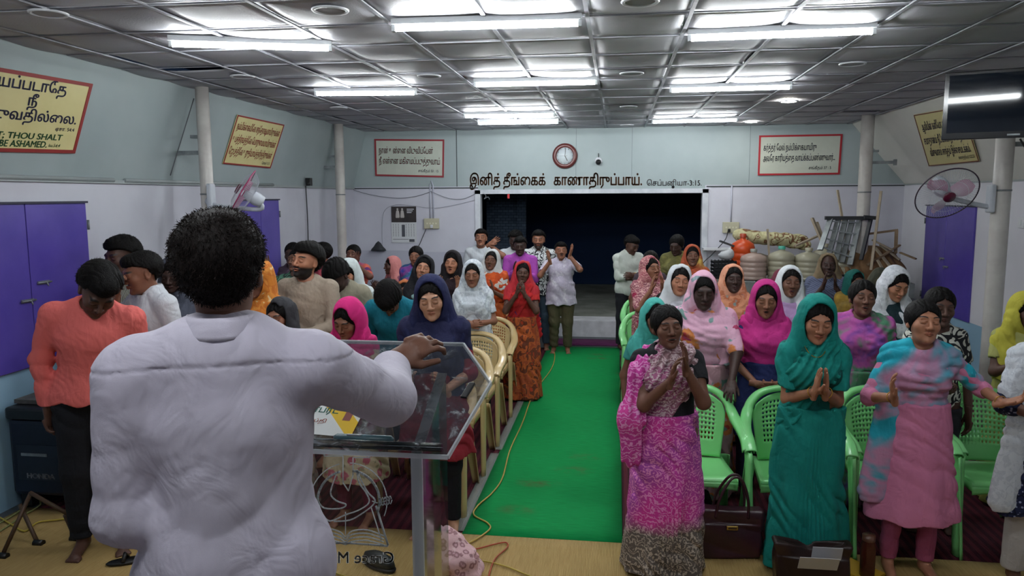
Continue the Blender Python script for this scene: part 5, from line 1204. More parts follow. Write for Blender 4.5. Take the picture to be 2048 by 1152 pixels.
for nm, a, b_ in (('rail', (1720, 470, 11.3), (1796, 460, 11.1)), ('stile', (1793, 462, 11.1), (1791, 506, 11.0)), ('rail', (1720, 500, 11.3), (1792, 506, 11.0))): mb = MB(); mb.bar(P(*a)-O, P(*b_)-O, .045, .03); mb.build(nm, m_wood, e)
g = Grid((-.75, -.5, -.05), (.65, .45, .65), .014); g.add(EL((0, 0, .12), (.55, .36, .26)), EL((.1, 0, .28), (.32, .24, .18)), EL((-.4, -.1, .1), (.28, .25, .2)), k=.06); g.disp(wrk(71, 20, .03, (1, .1, .5))); g.cutall(lambda x, y, z: -z+0*x+0*y)
o = link('cardboard_heap', to_mesh('cardboard_heap', *g.mesh(), mottled('cardboard', '#6d5138', '#8a6a4a', 4, .85))); o.location = (3.45, 11.2, LZ); tag(o, 'brown heap of crushed cardboard in the rear right corner', 'cardboard')
e = empty('basin', (3.05, 10.85, LZ), 0, 'black plastic basin at the edge of the scrap pile', 'basin'); MB().lathe([(0, 0), (.10, 0), (.15, .10), (.155, .10), (.15, .11), (.10, .012)], 28).build('bowl', plain('#202328', .45), e)
o = MB().box((1.33, 11.95, 1.40), (1.95, 12.2, 1.43)).build('shelf_board', m_white); tag(o, 'white shelf board behind the crate at the opening', 'shelf')
o = MB().box((-4.0, 11.2, .02), (-3.0, 11.22, 1.38)).box((-3.0, 11.2, .02), (-1.95, 11.22, 1.36)).build('low_partition', plain('#b4b6c4', .6)); o.location = (-.2, .6, 0); tag(o, 'low white partition under the calendar behind the seated rows', 'partition')
e = empty('cloth_bag', (-3.80, 11.75, 1.385), 0, 'dark cloth bag on the low white partition', 'bag'); 
MB().lathe([(0, .15), (.04, .12), (.08, .06), (.11, .03), (.13, 0), (0, 0)], 18, sx=1, sy=.6).build('bag_body', plain('#24262c', .7), e)
e = empty('switch_plate', P(2044, 446, 7.6), 0, 'white wall switch plate at the right edge', 'switch'); e.location = (XR-.001, 8.79, 1.94); MB().box((-.02, -.06, -.06), (0, .06, .06)).build('plate', m_white, e, bevel=.004); MB().box((-.026, -.02, -.03), (-.018, .02, .03)).build('rocker', m_bat, e)
mb = MB(); mb.box((XR-.06, 7.2, 2.38), (XR, 8.6, 2.46)); tag(mb.build('wall_rail', plain('#a9adb0', .5)), 'pale horizontal rail on the right wall behind the pillar', 'rail')
cable([apl(384, 196, pl, nl)+nl*(.02 if nl.x > 0 else -.02), apl(337, 350, pl, nl)+nl*(.02 if nl.x > 0 else -.02)], .005, 'thin rod slanting down the left upper wall', '#55585c')

# ------------------------------------------------------------------ bags, bottle, book, generator, tripod
def handbag(P, rz, w, d, h, mat, label, handle, plate, open_top=None, s=1):
    e = empty('handbag', P, rz, label, 'handbag'); g = Grid((-w*.75, -d*1.2, -.02), (w*.75, d*1.2, h*1.15), .006)
    def body(x, y, z):
        t_ = np.clip(z/h, 0, 1); hw = w/2*(.90+.12*t_); hd = d/2*(1.05-.35*t_); qx = np.abs(x)-hw+.02; qy = np.abs(y)-hd+.02; qz = np.abs(z-h/2)-h/2+.02
        return np.sqrt(np.maximum(qx, 0)**2+np.maximum(qy, 0)**2+np.maximum(qz, 0)**2)+np.minimum(np.maximum(qx, np.maximum(qy, qz)), 0)-.02 + .018*t_*(1-np.clip(np.abs(x)/hw, 0, 1)**2)*(z > h*.7)
    g.add(((-w*.7, -d, -.01), (w*.7, d, h*1.05), body)); g.disp(wrk(int(w*1000), 22, .010, (.3, .1, 1))); g.cutall(lambda x, y, z: -z+0*x+0*y)
    if open_top: g.sub(EL((0, 0, h), (w*.42, d*.22, h*.25)), k=.01)
    link('bag_body', to_mesh('bag_body', *g.mesh(), mat), e)
    if handle:
        for y in (-d*.32, d*.32):
            pts = spline([(-w*.24, y, h*.82), (-w*.20, y-.01, h*1.2), (-w*.02, y*.5-.02, h*1.62), (w*.14, y*.5-.02, h*1.6), (w*.24, y, h*1.2), (w*.25, y, h*.82)], 6); MB().tube(pts, .009, 8).build('handle', mat, e)
    if plate: MB().box((-.035, -d*.5-.008, h*.62), (.035, -d*.5+.004, h*.70)).build('name_plate', plain('#b89a58', .3, metal=1), e, bevel=.003); MB().box((-.026, -d*.5-.010, h*.645), (.026, -d*.5-.006, h*.675)).build('plate_inlay', plain('#3a2a20', .4), e)
    return e
mleather = mottled('maroon_leather', '#2a0d1a', '#3a1424', 5, .32, .3, 60, spec=.6)
handbag(az(1462, 1122, .012)+Vector((0, .1, 0)), .06, .40, .16, .31, mleather, 'dark maroon leather handbag standing before the green chair', True, True)
eb = handbag(az(1625, 1185, .012)+Vector((0, .06, 0)), -.03, .42, .15, .28, mottled('brown_leather', '#1c0d0c', '#2a1614', 5, .4, .3, 60), 'dark brown open handbag with papers at the bottom edge', False, False, True)
o = MB().box((-.10, -.02, .20), (.11, -.017, .30), 0, Matrix.Rotation(.5, 4, 'X')).box((-.02, .0, .22), (.14, .004, .31), 0, Matrix.Rotation(.35, 4, 'X')).build('papers', plain('#c4c6cc', .6))
o.location = eb.location; tag(o, 'white folded papers sticking out of the brown handbag', 'papers')
Pb = az(1733, 1160, .0); e = empty('bottle', Pb, 0, 'brown tinted drink bottle on the floor beside the pink kurta', 'bottle'); MB().lathe([(0, .01), (.040, .01), (.042, .03), (.042, .21), (.036, .235), (.034, .25)], 28).build('bottle_body', base_mat('brown_bottle', hx('#4a2018'), .15, alpha=.9), e); MB().lathe([(.036, .245), (.036, .28), (0, .283)], 24).build('lid', plain('#5a3a2a', .3), e)
o = MB().box((-.08, -.10, 0), (.08, .10, .015)).build('book', plain('#b8962c', .5)); o.location = (2.62, 4.95, .462); o.rotation_euler = (0, 0, .3); tag(o, 'yellow book lying on the right green chair', 'book')
g = Grid((-.1, -.1, -.02), (.1, .1, .1), .006); g.add(EL((0, 0, .025), (.07, .06, .03)), k=.02); g.disp(wrk(44, 50, .01)); o = link('black_pouch', to_mesh('black_pouch', *g.mesh(), plain('#15161a', .6))); o.location = (2.62, 4.96, .478); tag(o, 'black pouch on top of the yellow book', 'pouch')
o = MB().box((-.09, -.13, 0), (.09, .13, .012)).build('booklet', plain('#c9a02c', .5)); o.location = az(1712, 1140, .02); o.rotation_euler = (0, 0, .7); tag(o, 'yellow booklet on the mat beside the brown handbag', 'booklet')
o = MB().box((-.2, -.1, 0), (.2, .1, .26)).build('cloth_sack', plain('#1c1a20', .9), bevel=.05); o.location = (.45, 5.0, .015); tag(o, 'dark bag under the first green chair', 'bag')
# generator at the left
P = Vector((-4.0, 4.95, .02)); e = empty('generator', P, 0, 'dark blue portable generator against the left wall', 'generator'); mnb = mottled('navy_paint', '#0c1220', '#141c30', 3, .35)
MB().box((-.30, -.25, .10), (.30, .3, .66)).build('casing', mnb, e, bevel=.03); MB().box((-.31, -.26, .66), (.31, .31, .75)).build('top_cover', plain('#101216', .4), e, bevel=.02)
mb = MB(); mb.box((-.24, -.256, .22), (.22, -.25, .48)); mb.build('side_panel', plain('#0f1728', .4), e, bevel=.004); mb = MB()
for k in range(4): mb.box((-.26, -.256, .68+k*.015), (.28, -.25, .686+k*.015))
mb.build('vent', m_steel, e); MB().box((-.20, -.262, .40), (.0, -.25, .42)).build('latch', m_steel, e)
for x in (-.24, .24): MB().box((x-.04, -.2, 0), (x+.04, .25, .10)).build('foot', m_black, e)
lettering('lettering', [('HONDA', 0, 1, 0, 1, .03)], lambda u, v: Vector((-.17+.22*u, -.2572, .235+.038*v)), plain('#b9bcc4', .4), e)
o = MB().box((-.3, -.2, 0), (.32, .2, .03)).build('tray', mottled('old_metal', '#4a4644', '#6e6a66', 6, .6)); o.location = (-4.0, 4.98, .775); tag(o, 'flat grey metal tray on top of the generator', 'tray')
e = empty('tripod_stand', az(30, 1075, .0), 0, 'brown folding stand with splayed legs at the lower left edge', 'stand'); O = az(30, 1075, 0)
mrod = plain('#4a3420', .5)
for nm, a, b_ in (('leg', (62, 985, .35), (5, 1110, .02)), ('leg', (40, 1010, .22), (75, 1085, .02)), ('leg', (130, 1030, .2), (150, 1075, .02)), ('crossbar', (60, 985, .36), (140, 1030, .22))):
    mb = MB(); mb.tube([az(*a)-O, az(*b_)-O], .013, 10); mb.build(nm, mrod, e)
for a in ((5, 1112, .02), (77, 1086, .02), (150, 1077, .02)): mb = MB(); mb.tube([az(*a)-O-Vector((.03, 0, 0)), az(*a)-O+Vector((.035, 0, 0))], .022, 10); mb.build('rubber_foot', m_black, e)
e = empty('shoe', az(255, 1125, .012), .5, 'black strapped sandal on the mat behind the preacher\'s shirt tail', 'shoe'); MB().lathe([(0, 0), (.04, 0), (.045, .012), (.04, .02), (0, .022)], 20, sx=2.7).build('sole', m_black, e); MB().tube([(-.02, -.04, .02), (-.01, 0, .06), (0, .04, .02)], .012, 8).build('strap', m_black, e)
o = MB().box((-.3, -.2, 0), (.3, .2, .3)).build('speaker_box', plain('#15171a', .6), bevel=.01); o.location = (-2.9, 4.95, .015); tag(o, 'dark box on the floor behind the trousers', 'box')
# ------------------------------------------------------------------ the people
GL, GR, GF = 'worshippers left of the aisle', 'worshippers right of the aisle', 'men standing at the back'
c = cloth
# ---- right of the aisle
person(1333, 610, 4.40, 'crying woman in a pink and grey printed saree, hands together at her chin', GR, face=.12, skin='brown', w=1.12, mouth='cry', head=(-.08, .05, -.06), arms=('claphigh', ((-.03, -.27, 1.24), (.15, -.25, 1), (.9, -.3, .1), .35, .9, (-.45, .2, -1))), top=c('plain', '#17171b'), sleeve=.62, hem=.95,
       bottom=c('border', '#c4308a', '#dd7fb8', '#57504c', '#a89c90', '#9a3f96', scale=1.3), bkind='saree', drape=c('paisley', '#7c5d62', '#8a4a6c', '#b8a2a6', scale=1.4), hair='bun', tail=(c('paisley', '#c8388c', '#b8348a', '#e08ac0', scale=1.2), -1))
person(1312, 600, 5.35, 'woman in a sea green scarf mostly hidden behind the crying woman', GR, face=.1, skin='brown', w=1, head=(.1, .1, 0), arms=('down', 'down'), top=c('plain', '#2e7f78'), hem=.6, bottom=c('plain', '#2e6f68'), veil=c('plain', '#3b9a90'), vlong=1.1, hair='back')
person(1408, 545, 5.6, 'heavy woman in a pale pink saree with big orange flowers, one hand on the chair', GR, face=.02, skin='deep', w=1.22, head=(.12, 0, 0), arms=(((.16, -.34, .93), (-.2, -.7, -.5), (0, .3, -1), .5, .8, (1, .4, 0)), 'down'), top=c('plain', '#a83a5c'), sleeve=.55, hem=.9,
       bottom=c('floral', '#b98a96', '#c06a3a', '#a3302c', '#5f7a74', scale=.8), bkind='saree', drape=c('floral', '#cf9cb4', '#c4713c', '#b3323a', '#6b8a86', scale=.6), dkind='shawl', veil=c('floral', '#d39fb6', '#c98aa0', '#b3404a', '#7a8a90', scale=.7), vlong=1.1, hair='bun')
person(1533, 562, 5.6, 'woman with a bright magenta shawl looped over head and chest, hands folded', GR, face=-.03, skin='med', w=.98, head=(.1, -.08, 0), mouth='open', arms=('clasplow', 'clasplow'), top=c('plain', '#1c2450'), sleeve=.95, hem=.5, bottom=c('plain', '#1a1c38'), drape=c('plain', '#b02672'), dkind='cowl', veil=c('plain', '#b02672'), vlong=.35, hair='bun')
person(1640, 593, 4.50, 'woman in a plain teal saree over her head with palms pressed together', GR, face=-.05, skin='tan', w=1.04, head=(.22, .02, .05), arms=('namaste', 'namaste'), top=c('plain', '#07504a'), sleeve=.7, hem=.95, bottom=c('plain', '#0c7268'), bkind='saree', drape=c('plain', '#0c7268'), veil=c('plain', '#0d756c'), vlong=.75, hair='bun', gold=2)
person(1728, 560, 5.65, 'woman in a purple, pink and green printed saree, bareheaded, mouth open', GR, face=-.1, skin='brown', w=1.15, head=(-.1, .05, .05), mouth='open', arms=('down', 'down'), top=c('plain', '#a13a78'), sleeve=.6, hem=.9, bottom=c('blotch', '#5a3a90', '#3a6a4a', '#8a3a7a'), bkind='saree', drape=c('blotch', '#4a3aa0', '#3f7a58', '#a4488e', '#6a3a8a', scale=.7), dkind='shawl', hair='back')
person(1850, 600, 4.58, 'woman in a pink kurta and turquoise tie dyed shawl with both palms raised', GR, face=-.06, skin='tan', w=1.02, head=(-.12, .06, .06), arms=(((.36, -.20, 1.10), (.55, -.6, .35), (-.2, -.3, .9), .45, .5, (.9, .3, -.8)), ((-.20, -.27, 1.12), (-.25, -.3, .9), (.8, -.4, .5), .35, .4, (-.6, .3, -1))),
       top=c('plain', '#c87498'), sleeve=1.15, hem=.36, bottom=c('plain', '#a04a6c'), bkind='leggings', drape=c('blotch', '#1890a2', '#1f9ab0', '#b07898', '#1d8ea0', scale=.5), dkind='shawl', drop=-1, hair='back', gold=1, flare=1.15)
person(1885, 575, 5.25, 'woman in a black and white leaf print blouse behind the turquoise shawl', GR, face=-.05, skin='dark', w=1.0, head=(.05, .0, .05), arms=('down', 'clasp'), top=c('patch', '#cfcfc4', '#1d1e20', '#b8b8ac', '#1d1e20', scale=1.2), sleeve=.7, hem=.8, bottom=c('plain', '#26262c'), hair='bun')
person(1800, 537, 6.5, 'girl with a long white scarf looking down beside the purple shutters', GR, face=.0, skin='tan', w=.9, head=(.38, .2, .05), arms=('down', 'down'), top=c('plain', '#14262c'), sleeve=.9, hem=.7, bottom=c('plain', '#1a2022'), veil=c('lace', '#c9ccd2', '#b4b9c0'), vlong=.9, hair='back')
person(1583, 533, 6.6, 'girl in a white scarf and lavender top behind the magenta shawl', GR, face=-.1, skin='brown', w=.9, head=(-.05, .12, .08), mouth='open', arms=('down', 'down'), top=c('plain', '#a786b4'), sleeve=.8, hem=.7, bottom=c('plain', '#5a4a68'), veil=c('plain', '#cfd4da'), vlong=.8, hair='back')
person(1566, 540, 7.3, 'woman in a dark maroon scarf peeping out behind the white scarf girl', GR, skin='brown', arms=('down', 'down'), top=c('plain', '#4a1424'), hem=.7, bottom=c('plain', '#3a1420'), veil=c('plain', '#571c2c'), vlong=.8, hair='back')
person(1467, 530, 7.0, 'woman in a peach printed saree over her head, singing', GR, face=-.02, skin='deep', w=1.05, head=(-.12, .12, .06), mouth='open', arms=('clasp', 'clasp'), top=c('plain', '#8a5a4a'), hem=.9, bottom=c('floral', '#b87a60', '#a8503a', '#7d8a86'), bkind='saree', drape=c('floral', '#c4805f', '#a85a3c', '#6f7d78', scale=1.3), dkind='shawl', veil=c('floral', '#cf8d70', '#b86a4a', '#a86a5a', scale=1.2), vlong=.8, hair='back')
person(1363, 530, 6.5, 'girl in a plain white scarf with closed eyes behind the floral saree', GR, face=-.1, skin='tan', w=.92, head=(-.02, .15, .12), arms=('down', 'down'), top=c('plain', '#b9bcc4'), hem=.6, bottom=c('plain', '#8a8c94'), veil=c('plain', '#c6cbd0'), vlong=1.0, hair='back')
person(1300, 513, 8.1, 'woman in a maroon and cream printed saree clapping beside the aisle', GR, face=.25, skin='med', w=1.08, head=(-.12, .3, -.05), arms=('claphigh', 'claphigh'), top=c('plain', '#8a1c3c'), sleeve=.6, hem=.9, bottom=c('paisley', '#8a4450', '#74404a', '#b88a86', scale=1.2), bkind='saree', drape=c('paisley', '#8f4856', '#7a4450', '#bd928c', scale=1.1), dkind='shawl', veil=c('paisley', '#9a4d58', '#844a52', '#b8847e', scale=1.2), vlong=.8, hair='back')
person(1302, 503, 9.0, 'dark haired woman standing right behind the maroon saree', GR, skin='brown', head=(.3, 0, 0), arms=('down', 'down'), top=c('plain', '#3a3038'), hem=.7, bottom=c('plain', '#2a2428'), hair='back')
person(1385, 490, 9.3, 'woman in an orange and yellow printed saree by the opening, singing', GR, face=-.1, skin='brown', w=1.0, head=(-.1, .1, 0), mouth='smile', arms=('clasp', 'clasp'), top=c('plain', '#8a3a24'), hem=.9, bottom=c('blotch', '#a24a28', '#7a3020', '#b88a3c'), bkind='saree', drape=c('blotch', '#b4502c', '#8a3a24', '#c09a44'), dkind='shawl', veil=c('blotch', '#a8502e', '#93402a', '#b89a4a'), vlong=.8, hair='back')
person(1352, 470, 10.3, 'person in an olive mustard shawl dim in front of the dark opening', GR, skin='deep', w=1.05, head=(.3, -.4, 0), arms=('clasp', 'clasp'), top=c('plain', '#5a5428'), hem=.6, bottom=c('plain', '#3a3822'), drape=c('blotch', '#6a6430', '#4f4c2a', '#747040'), dkind='cape', hair='back')
person(1268, 472, 11.0, 'man in a white shirt looking down at the right of the aisle end', GF, face=.45, skin='dark', male=True, w=.98, head=(.45, .3, 0), arms=(((-.03, -.24, 1.08), (-1, -.2, .1), (0, 1, -.2), .7, .1, (.7, .5, -.6)), ((.0, -.22, 1.02), (1, -.2, .1), (0, 1, -.2), .7, .1, (-.7, .5, -.6))), top=c('plain', '#b9bfb8'), sleeve=1.3, hem=.78, bottom=c('plain', '#16171c'), collar=c('plain', '#bcc2bb'), hair='short', gold=1)
person(1657, 507, 8.6, 'older woman in a grey blue patterned saree with joined hands near the jugs', GR, face=-.15, skin='deep', w=1.15, head=(-.1, .0, 0), mouth='smile', arms=('claphigh', 'claphigh'), top=c('plain', '#3a3f52'), hem=.9, bottom=c('blotch', '#555c74', '#3f4458', '#6c748c'), bkind='saree', drape=c('stripe', '#535a74', '#3d4256', scale=1.3), dkind='shawl', veil=c('plain', '#6a5a44'), vlong=.1, hair=None)
person(1712, 540, 8.3, 'child in a dark green head cloth and mustard shawl behind the purple saree', GR, face=-.1, skin='brown', w=.95, head=(.05, .4, 0), arms=('clap', 'clap'), top=c('plain', '#4a4a30'), hem=.6, bottom=c('plain', '#3a3a28'), drape=c('blotch', '#96762a', '#7a5f24', '#5a4a28'), dkind='cape', veil=c('plain', '#0f4a44'), vlong=.1, hair='back')
person(1768, 540, 7.4, 'woman under a brown green camouflage print scarf behind the looking down girl', GR, skin='dark', head=(.3, .2, 0), arms=('down', 'down'), top=c('blotch', '#3a3426', '#2a2a20', '#4a4030'), hem=.6, bottom=c('plain', '#2a2820'), veil=c('blotch', '#3c3626', '#26281f', '#4c4230'), vlong=1.2, hair='back')
person(1327, 586, 7.4, 'small dark haired child among the sarees near the aisle', GR, skin='dark', w=1.0, head=(.2, 0, 0), arms=('down', 'down'), top=c('plain', '#5a4a50'), hem=.7, bottom=c('plain', '#3a3438'), hair='back')
person(2058, 586, 5.7, 'woman in a yellow scarf and lime blouse cut by the right edge', GR, face=-.1, skin='dark', w=1.05, head=(.1, .2, 0), arms=('clap', 'clap'), top=c('plain', '#9a9a58'), sleeve=.7, hem=.8, bottom=c('plain', '#7a7a3a'), bkind='saree', veil=c('plain', '#b0a83a'), vlong=1.1, hair='back')
person(2120, 600, 4.5, 'woman in a navy block print kurta and white shawl cut by the right edge', GR, face=.05, skin='brown', w=1.08, head=(.05, 0, 0), arms=(((.05, -.25, 1.0), (-1, -.35, .12), (.1, .8, .5), .8, .1, (.7, .5, -.6)), ((-.12, -.25, 1.02), (-.1, -.8, .3), (.9, 0, .4), .5, .2, (-.7, .5, -.6))), top=c('lattice', '#161a34', '#8388a4', scale=.8), sleeve=1.2, hem=.44, bottom=c('plain', '#b6b2ae'), drape=c('lace', '#c4c9d0', '#b3b9c2'), dkind='shawl', drop=-1, hair='bun', gold=1, flare=1.2)
# ---- left of the aisle
_r, _i = person(205, 528, 4.05, 'man in a coral pullover and black trousers bowing his head, left of the preacher', GL, face=.45, skin='dark', male=True, w=1.06, lean=.24, side=.12, head=(.55, .25, .1), arms=(((.20, -.06, .80), (.05, -.2, -1), (-1, -.1, 0), .5, .1, (.4, .5, 0)), ((-.195, -.05, .80), (.1, -.2, -1), (.9, -.3, 0), .6, .1, (-.7, .6, 0))), top=c('plain', '#ee625c'), sleeve=1.94, hem=.84, bottom=c('plain', '#101116'), hair='thick', gold=0); strands(_i, 1500, .006, .016)
_r, _i = person(272, 505, 4.95, 'man in a white shirt pressing his fist to his face, behind the coral pullover', GL, face=-.5, skin='med', male=True, w=.98, head=(.25, -.2, 0), arms=('down', ((-.02, -.20, 1.36), (.2, -.1, 1), (.3, .9, 0), 1.2, .1, (-.8, .1, -1))), top=c('plain', '#c2c5cc'), sleeve=1.2, hem=.78, bottom=c('plain', '#202228'), collar=c('plain', '#c4c7ce'), hair='short'); strands(_i, 1500, .006, .016)
_r, _i = person(237, 475, 5.6, 'man in a black and cream striped shirt at the back of the left group', GL, face=-.3, skin='dark', male=True, head=(.15, .0, 0), arms=('down', 'down'), top=c('vstripe', '#1a1c1e', '#b8b8a2', scale=2.2), sleeve=.8, hem=.78, bottom=c('plain', '#202228'), hair='thick'); strands(_i, 1500, .006, .016)
person(342, 516, 5.8, 'woman in a grey patterned scarf half hidden by the preacher', GL, face=0, skin='deep', head=(.2, .2, 0), arms=('down', 'down'), top=c('blotch', '#2a2c34', '#6a6e7a', '#2c2e38', scale=3), hem=.6, bottom=c('plain', '#24262c'), veil=c('plain', '#4a4e5c'), vlong=.9, hair='back')
person(510, 520, 5.35, 'woman in an orange silk saree with gold border behind the preacher', GL, face=-.15, skin='brown', w=1.12, head=(.1, .1, 0), arms=('clasp', 'clasp'), top=c('plain', '#8a4a1c'), hem=.9, bottom=c('blotch', '#b0601e', '#9a4f18', '#c0803a'), bkind='saree', drape=c('patch', '#b06420', '#a8591c', '#b8702a', '#c8a878', scale=1.6), dkind='cape', veil=c('patch', '#b4661f', '#a8591c', '#b8702a', '#c8a878', scale=1.4), vlong=1.2, hair='back')
person(594, 497, 8.0, 'woman in a green floral blouse with one hand raised in front of the left shutters', GL, face=-.2, skin='brown', w=1.0, head=(-.1, -.1, 0), mouth='smile', arms=('down', ((-.25, -.15, 1.42), (-.3, -.2, 1), (.5, -.9, 0), .15, .9, (-.9, .1, -.6))), top=c('patch', '#4a7a62', '#2a3a34', '#4a7a62', scale=1.2), sleeve=.7, hem=.8, bottom=c('plain', '#33504a'), hair='back')
person(584, 485, 8.5, 'dark faced woman without scarf just behind the raised hand', GL, skin='deep', head=(.05, 0, 0), arms=('down', 'down'), top=c('plain', '#4a3a48'), hem=.7, bottom=c('plain', '#30282e'), hair='bun')
person(622, 483, 9.45, 'dark haired person at the back between two heads', GL, skin='dark', head=(.3, 0, 0), arms=('down', 'down'), top=c('plain', '#3a3a44'), hem=.7, bottom=c('plain', '#282830'), hair='bun')
person(640, 485, 8.8, 'boy with short cropped hair and a pink collar near the far pillar', GL, face=-.8, skin='med', male=True, head=(.1, -.5, 0), arms=('down', 'down'), top=c('plain', '#c04a5a'), hem=.78, bottom=c('plain', '#26262c'), collar=c('plain', '#d0566a'), hair='short')
person(706, 489, 9.3, 'woman in an orange and purple saree raising spread hands before her face', GL, face=-.05, skin='brown', w=1.1, head=(-.1, .05, 0), mouth='cry', arms=(((.11, -.20, 1.40), (.3, -.1, 1), (-.3, -.9, 0), .1, 1.1, (.9, .1, -.8)), ((-.0, -.24, 1.32), (.5, -.1, 1), (.3, -.9, 0), .1, 1.1, (-.6, .1, -1))), top=c('plain', '#5a2a6a'), sleeve=.7, hem=.9, bottom=c('plain', '#8a4438'), bkind='saree', drape=c('blotch', '#c4604a', '#b04f40', '#6a3a7a'), dkind='shawl', hair='bun')
_r, _i = person(616, 487, 5.95, 'bearded young man in a beige long sleeved top with tilted head', GL, face=-.1, skin='tan', male=True, w=1.03, lean=0, head=(-.10, -.25, .12), mouth='smile', beard=1, arms=('clasp', 'clasp'), top=c('plain', '#8d7f70'), sleeve=1.95, hem=.78, bottom=c('plain', '#24242a'), hair='thick'); strands(_i, 1500, .006, .016)
_r, _i = person(662, 520, 6.3, 'man in a khaki T-shirt with bowed head behind the bearded man', GL, face=-.1, skin='deep', male=True, w=.98, lean=.12, head=(.75, -.1, 0), arms=('down', 'down'), top=c('plain', '#807a68'), sleeve=.8, hem=.78, bottom=c('plain', '#24242a'), hair='thick'); strands(_i, 1500, .006, .016)
person(690, 522, 7.7, 'dark haired woman glimpsed between the khaki T-shirt and white scarf', GL, skin='dark', head=(.2, .3, 0), arms=('down', 'down'), top=c('plain', '#5a3a4a'), hem=.7, bottom=c('plain', '#33262c'), hair='back')
person(692, 519, 6.9, 'girl in a thick white scarf with lowered eyes beside the khaki T-shirt', GL, face=.1, skin='tan', w=1.0, head=(.22, -.2, -.08), arms=('down', 'down'), top=c('plain', '#c2c8c8'), sleeve=1, hem=.7, bottom=c('plain', '#3a2a3a'), drape=c('plain', '#b8c2c2'), dkind='cape', veil=c('plain', '#bdc6c6'), vlong=.9, hair='back')
person(557, 597, 4.95, 'older woman with a dark scarf, face half hidden by the preacher\'s shoulder', GL, face=-.12, skin='med', w=1.0, head=(.1, -.05, 0), arms=('clasp', 'clasp'), top=c('plain', '#a8a0a4'), hem=.6, bottom=c('floral', '#9a8a80', '#a05a60', '#7a7a60'), bkind='saree', veil=c('plain', '#26262a'), vlong=.5, hair='back')
person(690, 603, 4.75, 'girl in a hot pink scarf looking down, in front row behind the lectern', GL, face=-.12, skin='med', w=.98, head=(.42, -.1, .1), arms=('clasplow', 'clasplow'), top=c('floral', '#a99c80', '#9a4a5a', '#b0707a', '#7a7a5a', scale=1.3), sleeve=1.1, hem=.34, bottom=c('plain', '#5a1430'), bkind='leggings', drape=c('plain', '#b81e62'), dkind='cowl', veil=c('plain', '#c4206a'), vlong=.3, hair='back', flare=1.1)
_r, _i = person(772, 566, 5.7, 'man in a teal shirt bent far forward, only his black hair showing', GL, face=-.02, skin='brown', male=True, w=1.05, lean=.45, head=(.8, .1, 0), arms=('down', 'down'), top=c('plain', '#0e6478'), sleeve=1.3, hem=.80, bottom=c('plain', '#20242a'), collar=c('plain', '#10687c'), hair='thick'); strands(_i, 1500, .006, .016)
person(858, 553, 4.70, 'young woman in a dark navy scarf and red kurta with praying hands at the lectern', GL, face=.10, skin='fair', w=1.08, head=(.16, .05, -.10), arms=(((.10, -.24, .98), (-.3, -.5, .8), (-.9, -.2, .3), .4, .6, (.6, .4, -1)), ((-.10, -.24, .97), (.0, -.5, .9), (.9, -.2, .3), .4, .6, (-.6, .4, -1))), top=c('plain', '#7a1c26'), sleeve=1.1, hem=.52, bottom=c('plain', '#101218'), bkind='leggings', drape=c('plain', '#181a38'), dkind='cape', veil=c('plain', '#14183a'), vlong=1.3, hair='back', flare=1.1)
person(782, 513, 9.7, 'older woman in a salmon pink scarf turned sideways near the low partition', GL, face=-.9, skin='dark', head=(.05, 0, 0), arms=('clap', 'clap'), top=c('plain', '#7a4a58'), hem=.6, bottom=c('plain', '#6a3a48'), bkind='saree', veil=c('plain', '#c87a78'), vlong=1.1, hair='back')
person(831, 492, 9.3, 'woman in a violet and blue saree below the calendar, bareheaded', GL, face=-.05, skin='med', w=1.08, head=(.05, .1, 0), arms=('down', 'down'), top=c('plain', '#3a2f8a'), hem=.9, bottom=c('blotch', '#4a3a8a', '#2a5a8a', '#7a3a7a'), bkind='saree', drape=c('blotch', '#43308a', '#1f5a80', '#7c3a86', '#2f3f98'), dkind='shawl', hair='bun')
person(809, 560, 7.9, 'small girl in an orange scarf among the taller women', GL, skin='brown', head=(.1, .2, 0), arms=('down', 'down'), top=c('plain', '#5a7a68'), hem=.6, bottom=c('plain', '#4a5a50'), veil=c('plain', '#b0623a'), vlong=1.0, hair='back')
person(850, 512, 7.6, 'woman in a black scarf with a strained face tilted back', GL, face=.05, skin='tan', w=1.0, head=(-.15, .1, .15), mouth='cry', arms=('down', 'down'), top=c('plain', '#5d7a78'), sleeve=.9, hem=.6, bottom=c('plain', '#26302f'), veil=c('plain', '#101014'), vlong=1.0, hair='back')
person(905, 502, 8.3, 'woman in a black scarf clapping beside the dark opening\'s left edge', GL, face=.1, skin='tan', w=.98, head=(-.05, -.1, .05), mouth='open', arms=(((.09, -.24, 1.24), (.05, -.3, 1), (-.5, -.8, .1), .25, .5, (.5, .2, -1)), ((-.10, -.24, 1.24), (-.1, -.3, 1), (.5, -.8, .1), .25, .5, (-.5, .2, -1))), top=c('plain', '#1c1016'), sleeve=1, hem=.5, bottom=c('plain', '#18141a'), veil=c('plain', '#141013'), vlong=1.25, hair='back')
person(945, 521, 7.22, 'woman under a long white lace scarf with folded forearms', GL, face=.06, skin='med', w=1.02, head=(.08, .0, 0), arms=('fold', 'fold'), top=c('lace', '#b9bfc6', '#a8aeb6'), sleeve=.75, hem=.52, bottom=c('plain', '#15171c'), veil=c('lace', '#c4cad0', '#a6adb8'), vlong=1.5, hair='back', flare=1.1)
person(962, 458, 11.3, 'man in a white T-shirt and dark cap with one arm raised by the opening', GF, face=.05, skin='med', male=True, head=(-.1, 0, 0), arms=(((.14, -.22, 1.42), (.9, -.1, .6), (-.2, -.9, .3), .1, .5, (.9, .2, -.8)), 'down'), top=c('plain', '#bcc2c8'), sleeve=.8, hem=.78, bottom=c('plain', '#26262c'), hair='short', stache=.8)
